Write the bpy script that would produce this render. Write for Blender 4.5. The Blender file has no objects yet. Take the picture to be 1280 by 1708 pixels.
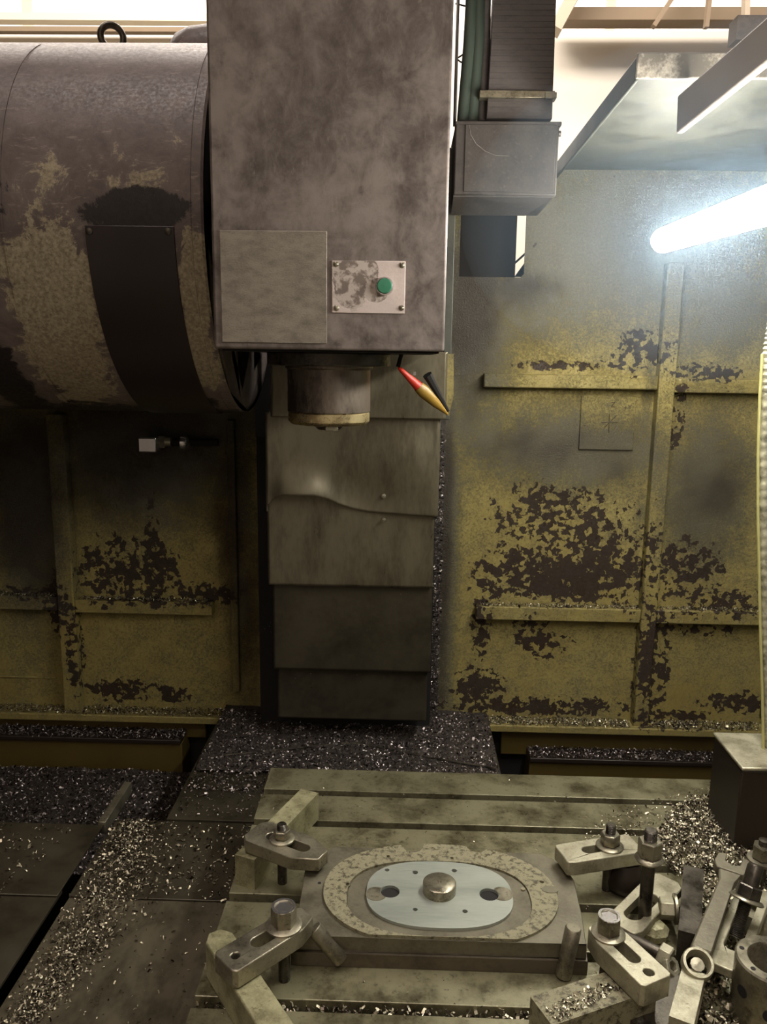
import bpy, math, random
import numpy as np
from mathutils import Vector, Matrix, noise as mnoise
from mathutils.geometry import tessellate_polygon
random.seed(7); rng = np.random.default_rng(7)
S = bpy.context.scene; COL = S.collection
# ------------------------------------------------------------------ camera
FPX = 1350.0; YAW, PIT, ROL = [math.radians(a) for a in (1.5, 10.75, 0.8)]; CAMZ = 0.79
_f = np.array([-math.sin(YAW)*math.cos(PIT), math.cos(YAW)*math.cos(PIT), -math.sin(PIT)])
_r = np.cross(_f, [0, 0, 1]); _r /= np.linalg.norm(_r); _u = np.cross(_r, _f)
_r, _u = _r*math.cos(ROL)+_u*math.sin(ROL), _u*math.cos(ROL)-_r*math.sin(ROL)
cd = bpy.data.cameras.new('camera'); cam = bpy.data.objects.new('camera', cd); COL.objects.link(cam)
cam.matrix_world = Matrix(((_r[0], _u[0], -_f[0], 0), (_r[1], _u[1], -_f[1], 0), (_r[2], _u[2], -_f[2], CAMZ), (0, 0, 0, 1)))
cd.sensor_fit = 'VERTICAL'; cd.sensor_height = 36; cd.lens = FPX/1708*36; cd.clip_start = .02
S.camera = cam
# ------------------------------------------------------------------ world, exposure, area lights
S.view_settings.view_transform = 'Standard'; S.view_settings.look = 'None'
S.view_settings.gamma = 1; S.view_settings.use_curve_mapping = False; S.view_settings.exposure = 0.0
w = bpy.data.worlds.new('world'); S.world = w; w.use_nodes = True
w.node_tree.nodes['Background'].inputs[0].default_value = (1, .87, .72, 1)
w.node_tree.nodes['Background'].inputs[1].default_value = 1.0
def area(name, loc, sx, sy, power, col, rot=(0, 0, 0)):
    l = bpy.data.lights.new(name, 'AREA'); l.shape = 'RECTANGLE'; l.size = sx; l.size_y = sy; l.energy = power; l.color = col
    o = bpy.data.objects.new(name, l); COL.objects.link(o); o.location = loc; o.rotation_euler = rot
    return o
area('ceiling_light', (-.6, -3.8, 5.6), 3.0, 1.2, 900, (1, .88, .78), (-.75, 0, 0))
area('ceiling_light', (1.2, 6.0, 6.2), 6.0, 1.2, 600, (1, .90, .80))
area('ceiling_light', (-3, 6.5, 6.2), 6.0, 1.2, 480, (1, .90, .80))
area('ceiling_light', (-1.2, .6, 6.2), 3.0, 1.2, 140, (1, .88, .82))

def P(x, y, ax, v):                       # where the sight line of a pixel meets a plane of the place
    d = _f*FPX+_r*(x-640)-_u*(y-854); i = 'xyz'.index(ax); c = np.array([0, 0, CAMZ])
    return Vector(c+d*(v-c[i])/d[i])
def hexc(r, g, b):
    return tuple(((c/255)/12.92 if c/255 <= .04045 else ((c/255+.055)/1.055)**2.4) for c in (r, g, b))+(1,)
# ------------------------------------------------------------------ material tools
class NT:
    def __init__(s, name):
        s.m = bpy.data.materials.new(name); s.m.use_nodes = True; s.t = s.m.node_tree; s.n = s.t.nodes; s.b = s.n['Principled BSDF']
        s._o = None; s._g = None
    def link(s, a, b): s.t.links.new(a, b)
    def put(s, sock, v):
        if isinstance(v, bpy.types.NodeSocket): s.link(v, sock)
        else: sock.default_value = v
    def obj(s):
        if not s._o: s._o = s.n.new('ShaderNodeTexCoord').outputs['Object']
        return s._o
    def pos(s):
        if not s._g: s._g = s.n.new('ShaderNodeNewGeometry')
        return s._g.outputs['Position']
    def island(s):
        s.pos(); return s._g.outputs['Random Per Island']
    def scale(s, v, k):
        n = s.n.new('ShaderNodeVectorMath'); n.operation = 'MULTIPLY'; s.put(n.inputs[0], v); n.inputs[1].default_value = k; return n.outputs[0]
    def noise(s, v, sc, det=4, rough=.6, dist=0):
        n = s.n.new('ShaderNodeTexNoise'); s.link(v, n.inputs['Vector']); n.inputs['Scale'].default_value = sc
        n.inputs['Detail'].default_value = det; n.inputs['Roughness'].default_value = rough; n.inputs['Distortion'].default_value = dist; return n.outputs[0]
    def vor(s, v, sc, out='Distance'):
        n = s.n.new('ShaderNodeTexVoronoi'); s.link(v, n.inputs['Vector']); n.inputs['Scale'].default_value = sc; return n.outputs[out]
    def math(s, op, a, b=0.0, c=None):
        n = s.n.new('ShaderNodeMath'); n.operation = op; s.put(n.inputs[0], a); s.put(n.inputs[1], b)
        if c is not None: s.put(n.inputs[2], c)
        return n.outputs[0]
    def step(s, v, lo, hi, a=0.0, b=1.0):
        n = s.n.new('ShaderNodeMapRange'); n.interpolation_type = 'SMOOTHSTEP'; s.put(n.inputs[0], v)
        for i, k in zip((1, 2, 3, 4), (lo, hi, a, b)): n.inputs[i].default_value = k
        return n.outputs[0]
    def mix(s, f, a, b):
        n = s.n.new('ShaderNodeMix'); n.data_type = 'RGBA'; s.put(n.inputs[0], f); s.put(n.inputs[6], a); s.put(n.inputs[7], b); return n.outputs[2]
    def blobs(s, bl):                     # soft spots for wear, dirt and painted shade: (centre, radii, weight)
        tot = None
        for c, r, wt in bl:
            a = s.n.new('ShaderNodeVectorMath'); a.operation = 'SUBTRACT'; s.link(s.pos(), a.inputs[0]); a.inputs[1].default_value = c
            b = s.n.new('ShaderNodeVectorMath'); b.operation = 'DIVIDE'; s.link(a.outputs[0], b.inputs[0]); b.inputs[1].default_value = r
            l = s.n.new('ShaderNodeVectorMath'); l.operation = 'LENGTH'; s.link(b.outputs[0], l.inputs[0])
            f = s.step(l.outputs['Value'], 0.15, 1.5, wt, 0.0)
            tot = f if tot is None else s.math('MAXIMUM', tot, f)
        return tot
    def fin(s, col, rough=.5, metal=0.0, bump=None, bs=.3, bd=.002, spec=.5):
        s.put(s.b.inputs['Base Color'], col); s.put(s.b.inputs['Roughness'], rough); s.put(s.b.inputs['Metallic'], metal)
        s.b.inputs['Specular IOR Level'].default_value = spec
        if bump is not None:
            n = s.n.new('ShaderNodeBump'); n.inputs['Strength'].default_value = bs; n.inputs['Distance'].default_value = bd
            s.link(bump, n.inputs['Height']); s.link(n.outputs[0], s.b.inputs['Normal'])
        return s.m
def steel(name, a, b, sc=20, rough=(.3, .6), metal=.75, bs=.25, stretch=(1, 1, 1), lo=.35, hi=.65, third=None, tsc=90):
    t = NT(name); v = t.scale(t.obj(), stretch)
    n = t.noise(v, sc, 6, .65); n2 = t.noise(v, sc*9, 3, .6)
    f = t.step(t.math('MULTIPLY_ADD', n2, .25, t.math('MULTIPLY', n, .85)), lo, hi)
    c = t.mix(f, a, b)
    if third:
        c = t.mix(t.step(t.noise(v, tsc*1.6, 3, .7), .56, .72, 0, .6), c, third)
    return t.fin(c, t.step(n, .3, .7, rough[0], rough[1]), metal, n2, bs, .001)
def plain(name, c, rough=.6, metal=0.0, var=.25, sc=30, bs=.1):
    t = NT(name); n = t.noise(t.obj(), sc, 4, .6)
    d = tuple(x*(1-var) for x in c[:3])+(1,)
    return t.fin(t.mix(n, d, c), rough, metal, n, bs, .001)
def emit(name, c, k):
    t = NT(name); t.put(t.b.inputs['Base Color'], (.8, .8, .8, 1)); t.b.inputs['Emission Color'].default_value = c; t.b.inputs['Emission Strength'].default_value = k; return t.m
WY = 2.05
def wb(x, y, rx, ry, wt, Y=WY):           # spot of wear, dirt or painted shade on the guard wall
    k = Y*1.06/FPX; return (tuple(P(x, y, 'y', Y)), (rx*k, .25, ry*k), wt)
def guard_mat():
    t = NT('flaked_yellow_paint'); p = t.pos()
    chips = [wb(*a) for a in ((930, 955, 120, 48, 1), (1000, 905, 90, 65, .78), (920, 860, 90, 55, .66), (960, 980, 110, 26, 1.2), (1040, 960, 40, 60, .85), (820, 965, 40, 40, .7), (1078, 1100, 22, 110, 1.1),
        (905, 1060, 50, 40, .62), (802, 1045, 18, 60, .9), (798, 1150, 45, 38, .95), (900, 1178, 170, 18, .85), (1105, 1120, 14, 90, .75), (1230, 1172, 60, 20, .8), (1130, 1195, 60, 12, .8),
        (1150, 950, 60, 60, .72), (1200, 1000, 80, 30, .8), (1072, 588, 45, 35, .66), (1180, 622, 60, 14, .7), (960, 610, 110, 8, .62), (1128, 690, 14, 70, .66), (1085, 920, 14, 70, .6), (1170, 1050, 70, 12, .66),
        (195, 950, 60, 55, 1), (253, 880, 12, 70, .68), (262, 950, 36, 50, .95), (340, 990, 60, 18, .95), (200, 1150, 70, 20, .95), (290, 1158, 40, 14, .95), (128, 1060, 12, 100, .75), (100, 1010, 20, 60, .8), (60, 985, 60, 12, .6), (240, 1000, 90, 8, .6))]
    gr = [wb(*a) for a in ((790, 520, 75, 190, 1), (870, 500, 150, 80, .8), (745, 900, 22, 380, .9), (960, 750, 190, 70, .9), (1180, 810, 80, 140, .95), (800, 720, 70, 70, .7), (1030, 400, 330, 150, 1.0), (1200, 500, 120, 90, .9), (1100, 340, 300, 60, 1),
        (50, 850, 70, 190, 1), (240, 770, 170, 120, .95), (400, 900, 30, 300, .6), (330, 680, 120, 90, 1), (1078, 700, 10, 200, .5))]
    n1 = t.noise(p, 38, 4, .62, .2); n2 = t.noise(p, 120, 4, .6); n3 = t.noise(p, 5, 3, .5); n4 = t.noise(p, 11, 3, .5)
    bl_ = t.blobs(chips); ch = t.math('ADD', bl_, t.math('MULTIPLY_ADD', n1, 2.3, -1.15)); ch = t.math('ADD', ch, t.math('MULTIPLY_ADD', n2, .6, -.3)); ch = t.math('ADD', ch, t.math('MULTIPLY_ADD', n4, .8, -.4))
    wv = t.n.new('ShaderNodeVectorMath'); wv.operation = 'MULTIPLY_ADD'; wn = t.n.new('ShaderNodeTexNoise'); wn.inputs['Scale'].default_value = 60; t.link(p, wn.inputs['Vector'])
    t.link(wn.outputs['Color'], wv.inputs[0]); wv.inputs[1].default_value = (.02, .02, .02); t.link(p, wv.inputs[2])
    cell = t.n.new('ShaderNodeSeparateColor'); t.link(t.vor(wv.outputs[0], 75, 'Color'), cell.inputs[0])
    ch = t.math('ADD', ch, t.math('MULTIPLY_ADD', cell.outputs[0], .95, -.475))
    ch = t.math('ADD', bl_, t.math('MULTIPLY', t.math('SUBTRACT', ch, bl_), t.step(bl_, .0, .35, .55, 1)))
    chm = t.step(ch, .50, .54)
    gm = t.math('ADD', t.blobs(gr), t.math('MULTIPLY_ADD', n3, .5, -.25))
    gm = t.math('ADD', gm, t.math('MULTIPLY_ADD', t.noise(p, 230, 4, .9), 3.2, -1.6)); gm = t.math('ADD', gm, t.math('MULTIPLY_ADD', t.noise(p, 18, 4, .7), 1.2, -.6)); gm = t.step(gm, -.15, .85)
    yel = t.mix(n3, hexc(134, 117, 60), hexc(168, 156, 98)); yel = t.mix(t.step(n2, .3, .8, 0, .5), yel, hexc(112, 96, 46))
    g = t.mix(t.noise(p, 180, 3, .7), hexc(60, 56, 42), hexc(112, 106, 84))
    oil_shade = t.blobs([wb(*a) for a in ((40, 830, 90, 170, 1), (240, 730, 170, 110, 1), (390, 850, 40, 200, .8), (200, 830, 60, 60, .5), (420, 1000, 30, 250, .6), (785, 520, 50, 160, .95), (742, 900, 16, 330, .85), (870, 490, 70, 45, .55), (960, 750, 170, 55, .50), (1185, 830, 70, 110, .55))])  # oil stains, the left ones also painting in the shade below the drum
    oil_shade = t.step(t.math('ADD', oil_shade, t.math('MULTIPLY_ADD', n4, 1.0, -.5)), .1, .9)
    g = t.mix(oil_shade, g, hexc(48, 40, 28)); yel = t.mix(t.math('MULTIPLY', oil_shade, .8), yel, hexc(66, 52, 26))
    c = t.mix(gm, yel, g); c = t.mix(chm, c, t.mix(n2, hexc(38, 27, 18), hexc(62, 48, 34)))
    bh = t.math('SUBTRACT', t.math('MULTIPLY', t.noise(p, 240, 3, .7), t.math('MULTIPLY_ADD', gm, .7, .12)), t.math('MULTIPLY', chm, .6))
    return t.fin(c, t.step(n1, .3, .7, .32, .6), 0.0, bh, .8, .004)
def drum_mat():
    t = NT('worn_drum_paint'); p = t.pos()
    def db(x, y, rx, ry, wt):
        q = drum_hit(x, y); return (tuple(q), (rx*.00115, .5, ry*.00115), wt)
    light = [db(*a) for a in ((95, 490, 75, 130, 1), (110, 600, 70, 90, .95), (130, 665, 40, 40, .7), (40, 440, 60, 60, .75), (325, 470, 30, 110, .85), (335, 590, 35, 60, .8), (150, 300, 180, 60, .40), (300, 220, 60, 60, .3))]
    dark = [db(*a) for a in ((225, 350, 100, 34, .95), (15, 640, 45, 110, .9), (0, 330, 25, 60, .5), (220, 690, 300, 30, .9), (330, 680, 60, 50, .7))]  # dark patches; the band along the underside paints in its shade
    n1 = t.noise(p, 16, 9, .75, .5); n2 = t.noise(t.scale(p, (.25, 1, 1)), 120, 4, .7); n3 = t.noise(p, 160, 4, .7)
    lm = t.step(t.math('ADD', t.blobs(light), t.math('MULTIPLY_ADD', n1, 2.0, -1.0)), .42, .5)
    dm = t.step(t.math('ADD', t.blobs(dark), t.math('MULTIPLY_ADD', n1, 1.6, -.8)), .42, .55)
    base = t.mix(t.step(n1, .3, .7), hexc(92, 79, 75), hexc(124, 111, 105)); base = t.mix(t.step(n2, .58, .7, 0, .5), base, hexc(165, 150, 138))
    li = t.mix(t.step(n3, .25, .75), hexc(116, 103, 84), hexc(184, 170, 142))
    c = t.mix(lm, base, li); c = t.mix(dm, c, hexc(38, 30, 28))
    return t.fin(c, t.step(n3, .3, .7, .4, .65), .0, t.math('MULTIPLY_ADD', lm, .6, n3), .3, .001)
# drum geometry (used by its material as well)
DY, DZ, DR = 1.69, 1.0185, .343
def drum_hit(x, y):
    d = _f*FPX+_r*(x-640)-_u*(y-854); a = d[1]**2+d[2]**2; oy, oz = -DY, CAMZ-DZ
    b = 2*(d[1]*oy+d[2]*oz); c = oy*oy+oz*oz-DR*DR; disc = max(b*b-4*a*c, 0); s = (-b-math.sqrt(disc))/(2*a)
    return Vector(np.array([0, 0, CAMZ])+d*s)
M = {}
M['guard'] = guard_mat(); M['drum'] = drum_mat()
def head_mat():
    t = NT('smudged_grey_sheet'); v = t.obj(); a = t.noise(v, 7, 6, .62, .6); b = t.noise(t.scale(v, (1, 1, .8)), 24, 6, .7, .3); d = t.noise(v, 300, 3, .6)
    f = t.math('MULTIPLY_ADD', b, .6, t.math('MULTIPLY', a, .5)); f = t.step(f, .39, .70)
    c = t.mix(f, hexc(84, 75, 71), hexc(146, 134, 127)); c = t.mix(t.step(b, .30, .40, .45, 0), c, hexc(70, 62, 58)); c = t.mix(t.step(t.noise(t.scale(v, (1, 1, .35)), 60, 5, .75), .58, .75, 0, .35), c, hexc(188, 176, 164))
    return t.fin(c, t.step(b, .3, .7, .34, .58), .35, d, .12, .001)
M['head'] = head_mat()
M['plate'] = steel('scratched_light_plate', hexc(104, 96, 86), hexc(152, 142, 128), 40, (.4, .55), .2, .25, (.8, 1, 1.6), .25, .75, hexc(88, 80, 72), 220)
def ctrl_mat():
    t = NT('worn_label_plate'); p = t.pos(); sp = lambda x, y, rx, ry, wt: (tuple(P(x, y, 'y', 1.25)), (rx*.00093, .2, ry*.00093), wt)
    n = t.noise(p, 60, 5, .65, .3); n2 = t.noise(p, 150, 4, .7)
    a = t.math('ADD', t.blobs([sp(585, 470, 34, 50, 1), sp(620, 455, 14, 30, .9), sp(628, 492, 20, 14, 1), sp(605, 440, 10, 12, .8)]), t.math('MULTIPLY_ADD', n, .9, -.45))
    m_ = t.step(a, .42, .47)
    dirty = t.mix(t.step(n, .42, .55), hexc(122, 108, 100), hexc(190, 176, 166))
    return t.fin(t.mix(m_, t.mix(n2, hexc(196, 178, 170), hexc(214, 198, 190)), dirty), .45, 0, t.math('SUBTRACT', n2, m_), .3, .001)
M['ctrl'] = ctrl_mat()
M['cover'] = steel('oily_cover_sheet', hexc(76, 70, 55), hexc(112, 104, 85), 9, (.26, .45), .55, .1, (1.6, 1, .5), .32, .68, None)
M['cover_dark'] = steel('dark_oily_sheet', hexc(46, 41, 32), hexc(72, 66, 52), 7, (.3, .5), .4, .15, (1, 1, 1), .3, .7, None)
M['table'] = steel('oily_cast_table', hexc(78, 72, 52), hexc(128, 123, 96), 13, (.26, .5), .45, .4, (1, 1, 1), .36, .64, hexc(60, 54, 38), 60)
M['slotdark'] = plain('slot_floor_strip', hexc(38, 32, 24), .6)  # dark tone for the slot floors
M['cast'] = steel('rough_cast_plate', hexc(86, 80, 66), hexc(118, 112, 94), 22, (.4, .6), .5, .4, (1, 1, 1), .3, .7)
M['castside'] = steel('dark_plate_side', hexc(70, 63, 54), hexc(98, 90, 76), 12, (.3, .5), .5, .2)  # darker tone than the plate top
M['rough'] = steel('pitted_ring', hexc(80, 74, 58), hexc(146, 140, 112), 110, (.35, .6), .3, .9, (1, 1, 1), .42, .58, hexc(66, 60, 46), 60)
M['bright'] = steel('milled_bright_steel', hexc(142, 148, 138), hexc(176, 180, 168), 5, (.3, .4), .45, .05, (1, 5, 1), .2, .8)
M['tool'] = steel('worn_tool_steel', hexc(92, 86, 72), hexc(160, 153, 132), 18, (.25, .45), .75, .25, (1, 1, 1), .3, .7, hexc(66, 60, 48), 110)
M['tooldark'] = steel('black_oxide_steel', hexc(46, 42, 38), hexc(92, 86, 76), 24, (.25, .45), .7, .25)
M['toolpale'] = steel('pale_worn_steel', hexc(122, 116, 94), hexc(178, 172, 148), 24, (.28, .5), .55, .3, (1, 1, 1), .3, .7, hexc(98, 92, 70), 120)
M['stone'] = steel('chipped_olive_bar', hexc(100, 95, 68), hexc(162, 157, 122), 32, (.4, .65), .35, .6, (1, 1, 1), .3, .7, hexc(80, 74, 50), 70)
M['black'] = plain('black_oily_iron', hexc(24, 20, 18), .85, 0)
M['brown'] = plain('brown_oily_paint', hexc(92, 76, 34), .45, 0, .45, 8)
M['darkbrown'] = plain('dark_brown_iron', hexc(48, 38, 30), .45, .2, .4, 20, .3)
M['door'] = plain('dark_maroon_panel', hexc(50, 40, 38), .38, .1, .3, 14, .1)
M['chain'] = steel('dusty_grey_chain', hexc(70, 64, 61), hexc(88, 81, 78), 30, (.6, .8), .0, .1, (1, 1, 3))
M['bracket'] = steel('scuffed_bracket', hexc(52, 47, 44), hexc(74, 68, 63), 20, (.5, .7), .1, .3, (1, 1, 1), .3, .7, hexc(92, 85, 80), 60)
M['hose'] = plain('grey_green_hose', hexc(70, 80, 70), .5)
M['white'] = plain('white_plaster', hexc(240, 232, 218), .9, 0, .04, 2)
M['cream'] = plain('cream_steelwork', hexc(226, 212, 186), .8, 0, .1, 4)
M['shadow_steel'] = plain('shaded_steelwork', hexc(184, 170, 150), .8, 0, .1, 4)  # darker copy of the cream steelwork, shade put into the colour
M['tan'] = plain('weathered_tan_steelwork', hexc(140, 122, 100), .8, 0, .15, 4)
M['floor'] = plain('shop_concrete', hexc(110, 106, 100), .8, 0, .3, 3)
M['roof'] = steel('grey_green_roof_paint', hexc(42, 43, 36), hexc(66, 66, 56), 12, (.45, .65), .0, .2)
M['lip'] = steel('scraped_lip', hexc(112, 104, 92), hexc(186, 176, 160), 26, (.4, .6), .1, .3, (1, 1, 1), .5, .7)
M['green'] = plain('green_button', hexc(62, 128, 98), .3, 0, .1)
M['red'] = plain('red_plastic', hexc(200, 52, 32), .4, 0, .2)
M['yellow'] = plain('yellow_plastic', hexc(160, 126, 50), .4, 0, .35, 60)
M['chrome'] = plain('clean_chrome', hexc(205, 200, 198), .18, .9, .05)
M['spindle'] = steel('stained_spindle_steel', hexc(60, 54, 50), hexc(128, 116, 104), 20, (.2, .42), .75, .3, (1, 1, .4), .35, .68)
M['copper'] = steel('rusty_gold_ring', hexc(150, 126, 88), hexc(206, 188, 142), 24, (.2, .4), .8, .3, (1, 1, 1), .3, .7, hexc(100, 72, 44), 90)
M['coolant_hose'] = steel('chip_dusted_metal_hose', hexc(120, 116, 96), hexc(190, 184, 156), 60, (.3, .5), .4, .3)
M['cable'] = plain('yellowish_cable', hexc(190, 184, 120), .5)
def swarf_mat(name, lo, hi):
    t = NT(name); r = t.island(); c = t.mix(t.step(r, .2, .95), lo, hi)
    return t.fin(c, t.step(r, 0, 1, .22, .5), .85)
M['swarf'] = swarf_mat('steel_swarf', hexc(56, 48, 40), hexc(210, 200, 172))
M['swarf_dark'] = swarf_mat('dark_steel_swarf', hexc(52, 44, 44), hexc(196, 184, 180))
M['heap'] = steel('swarf_bed', hexc(30, 25, 23), hexc(78, 70, 64), 120, (.4, .6), .4, .9)
M['lamp'] = emit('lamp_glass', (1, .98, .90, 1), 68.0)

# ------------------------------------------------------------------ mesh tools
class MB:
    def __init__(s): s.v = []; s.f = []
    def add(s, vs, fs, T=None):
        o = len(s.v)
        s.v += [tuple(T @ Vector(q)) if T else tuple(q) for q in vs]; s.f += [tuple(i+o for i in q) for q in fs]; return s
    def box(s, a, b, T=None):
        x0, y0, z0 = a; x1, y1, z1 = b
        return s.add([(x0, y0, z0), (x1, y0, z0), (x1, y1, z0), (x0, y1, z0), (x0, y0, z1), (x1, y0, z1), (x1, y1, z1), (x0, y1, z1)],
                     [(0, 3, 2, 1), (4, 5, 6, 7), (0, 1, 5, 4), (1, 2, 6, 5), (2, 3, 7, 6), (3, 0, 4, 7)], T)
    def prism(s, outer, z0, z1, T=None, holes=()):
        loops = [list(outer)]+[list(h) for h in holes]
        tr = tessellate_polygon([[Vector((p[0], p[1], 0)) for p in l] for l in loops])
        flat = [p for l in loops for p in l]; n = len(flat)
        vs = [(p[0], p[1], z0) for p in flat]+[(p[0], p[1], z1) for p in flat]; fs = []
        for a, b, c in tr:
            A, B, C = (Vector(flat[i][:2]+(0,) if isinstance(flat[i], tuple) else (flat[i][0], flat[i][1], 0)) for i in (a, b, c))
            if (B-A).cross(C-A).z < 0: b, c = c, b
            fs.append((a+n, b+n, c+n)); fs.append((a, c, b))
        o = 0
        for k, l in enumerate(loops):
            m = len(l); ar = sum(l[i][0]*l[(i+1) % m][1]-l[(i+1) % m][0]*l[i][1] for i in range(m))
            flip = (ar < 0) != (k > 0)
            for i in range(m):
                a, b = o+i, o+(i+1) % m
                fs.append((b, a, a+n, b+n) if flip else (a, b, b+n, a+n))
            o += m
        return s.add(vs, fs, T)
    def lathe(s, prof, T=None, n=32, closed=False):
        vs = []; fs = []; m = len(prof)
        for i in range(n):
            a = 2*math.pi*i/n; c, d = math.cos(a), math.sin(a)
            vs += [(r*c, r*d, z) for r, z in prof]
        for i in range(n):
            j = (i+1) % n
            for k in range(m if closed else m-1):
                q = (k+1) % m; fs.append((i*m+k, j*m+k, j*m+q, i*m+q))
        if not closed:
            if prof[0][0] > 1e-6: fs.append(tuple(i*m for i in range(n))[::-1])
            if prof[-1][0] > 1e-6: fs.append(tuple(i*m+m-1 for i in range(n)))
        return s.add(vs, fs, T)
    def cyl(s, p0, p1, r0, r1=None, n=20):
        p0, p1 = Vector(p0), Vector(p1); d = p1-p0
        T = Matrix.Translation(p0) @ d.to_track_quat('Z', 'Y').to_matrix().to_4x4()
        return s.lathe([(r0, 0), (r1 if r1 is not None else r0, d.length)], T, n)
    def tube(s, pts, r, n=10):
        pts = [Vector(p) for p in pts]; vs = []; fs = []; up = None
        for i, p in enumerate(pts):
            t = (pts[min(i+1, len(pts)-1)]-pts[max(i-1, 0)]).normalized()
            if up is None: up = Vector((0, 0, 1)) if abs(t.z) < .9 else Vector((1, 0, 0))
            x = t.cross(up).normalized(); y = x.cross(t).normalized(); up = y
            rr = r[i] if isinstance(r, (list, tuple)) else r
            vs += [tuple(p+x*rr*math.cos(2*math.pi*k/n)+y*rr*math.sin(2*math.pi*k/n)) for k in range(n)]
        for i in range(len(pts)-1):
            for k in range(n): fs.append((i*n+k, i*n+(k+1) % n, (i+1)*n+(k+1) % n, (i+1)*n+k))
        fs.append(tuple(range(n))[::-1]); fs.append(tuple((len(pts)-1)*n+k for k in range(n)))
        return s.add(vs, fs)
    def build(s, name, mat, parent=None, bevel=0, world=True, seg=2, smooth=40, idx=None):
        v = s.v
        if parent is not None and world:
            L = parent.location
            if parent.parent: L = L+parent.parent.location
            v = [(a-L[0], b-L[1], c-L[2]) for a, b, c in v]
        me = bpy.data.meshes.new(name); me.from_pydata(v, [], s.f); me.validate(); me.update()
        me.materials.append(mat)
        if smooth:
            me.polygons.foreach_set('use_smooth', [True]*len(me.polygons)); me.set_sharp_from_angle(angle=math.radians(smooth))
        o = bpy.data.objects.new(name, me); COL.objects.link(o)
        if parent is not None: o.parent = parent
        if bevel:
            b = o.modifiers.new('bevel', 'BEVEL'); b.width = bevel; b.segments = seg; b.limit_method = 'ANGLE'; b.angle_limit = math.radians(50); b.harden_normals = False
        return o
def thing(name, loc, label, cat, rz=0, group=None):
    o = bpy.data.objects.new(name, None); COL.objects.link(o); o.location = loc; o.rotation_euler = (0, 0, rz); o.empty_display_size = .05
    return tag(o, label, cat, group)
def tag(o, label, cat, group=None):
    o['label'] = label; o['category'] = cat
    if group: o['group'] = group
    return o
def base(o):                                # move a lone mesh's origin to its base centre
    me = o.data; n = len(me.vertices); a = np.zeros(n*3); me.vertices.foreach_get('co', a); a = a.reshape(-1, 3)
    c = np.array([(a[:, 0].min()+a[:, 0].max())/2, (a[:, 1].min()+a[:, 1].max())/2, a[:, 2].min()])
    me.vertices.foreach_set('co', (a-c).ravel()); me.update(); o.location = tuple(c); return o
def arc(cx, cy, r, a0, a1, n):
    return [(cx+r*math.cos(math.radians(a0+(a1-a0)*i/n)), cy+r*math.sin(math.radians(a0+(a1-a0)*i/n))) for i in range(n+1)]
def circle(cx, cy, r, n=20): return arc(cx, cy, r, 0, 360, n)[:-1]
def stadium(x0, x1, cy, r, n=10): return arc(x1-r, cy, r, -90, 90, n)+arc(x0+r, cy, r, 90, 270, n)
def axis_to(p0, d):
    return Matrix.Translation(Vector(p0)) @ Vector(d).to_track_quat('Z', 'Y').to_matrix().to_4x4()
FLAKE = ((-.5, -.18, 0), (.5, -.12, .1), (.5, .15, .2), (-.5, .2, .1))
def scatter(mb, n, sampler, smin, smax, flat=.6):
    for _ in range(n):
        p = sampler()
        s = random.uniform(smin, smax)*(1.8 if random.random() < .08 else 1); wd = random.uniform(.18, .5)
        E = Matrix.Rotation(random.uniform(0, 6.28), 4, 'Z') @ Matrix.Rotation(random.gauss(0, flat), 4, 'X') @ Matrix.Rotation(random.gauss(0, flat), 4, 'Y')
        k = random.uniform(.1, .5)
        mb.add([(-.5*s, -wd*s*.5, 0), (0, -wd*s*.5, k*s*.5), (.5*s, -wd*s*.5, 0), (.5*s, wd*s*.5, 0), (0, wd*s*.5, k*s*.5), (-.5*s, wd*s*.5, 0)],
               [(0, 1, 4, 5), (1, 2, 3, 4)], Matrix.Translation(p) @ E)
def poly_sampler(poly, zf):
    poly = [Vector(p) for p in poly]; xs = [p.x for p in poly]; ys = [p.y for p in poly]
    def ins(x, y):
        c = False; j = len(poly)-1
        for i in range(len(poly)):
            a, b = poly[i], poly[j]
            if (a.y > y) != (b.y > y) and x < (b.x-a.x)*(y-a.y)/(b.y-a.y)+a.x: c = not c
            j = i
        return c
    def f():
        while True:
            x, y = random.uniform(min(xs), max(xs)), random.uniform(min(ys), max(ys))
            if ins(x, y): return Vector((x, y, zf(x, y)))
    return f
def bumpy(mb, x0, x1, y0, y1, zf, nx, ny):
    vs = [(x0+(x1-x0)*i/nx, y0+(y1-y0)*j/ny, zf(x0+(x1-x0)*i/nx, y0+(y1-y0)*j/ny)) for j in range(ny+1) for i in range(nx+1)]
    mb.add(vs, [(j*(nx+1)+i, j*(nx+1)+i+1, (j+1)*(nx+1)+i+1, (j+1)*(nx+1)+i) for j in range(ny) for i in range(nx)])
def stuff(o, label, cat): o['kind'] = 'stuff'; return tag(o, label, cat)
def struct(o, kind='structure'): o['kind'] = kind; return o

# ------------------------------------------------------------------ the workshop
WT = P(640, 50, 'y', 9).z
struct(MB().box((-8, 9, -1), (8, 9.2, WT)).build('wall_back', M['white'], smooth=0))
struct(MB().box((-8.2, -6, -1), (-8, 9, 6.5)).build('wall_left', M['floor'], smooth=0))
struct(MB().box((8, -6, -1), (8.2, 9, 6.5)).build('wall_right', M['floor'], smooth=0))
struct(MB().box((-8, -6.2, -1), (8, -6, 6.5)).build('wall_front', M['floor'], smooth=0))
struct(MB().box((-8, -6, -1.1), (8, 9.2, -1)).build('floor', M['floor'], smooth=0))
struct(MB().box((-8, -6, 6.5), (8, 9.2, 6.6)).build('ceiling', M['floor'], smooth=0))
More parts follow.
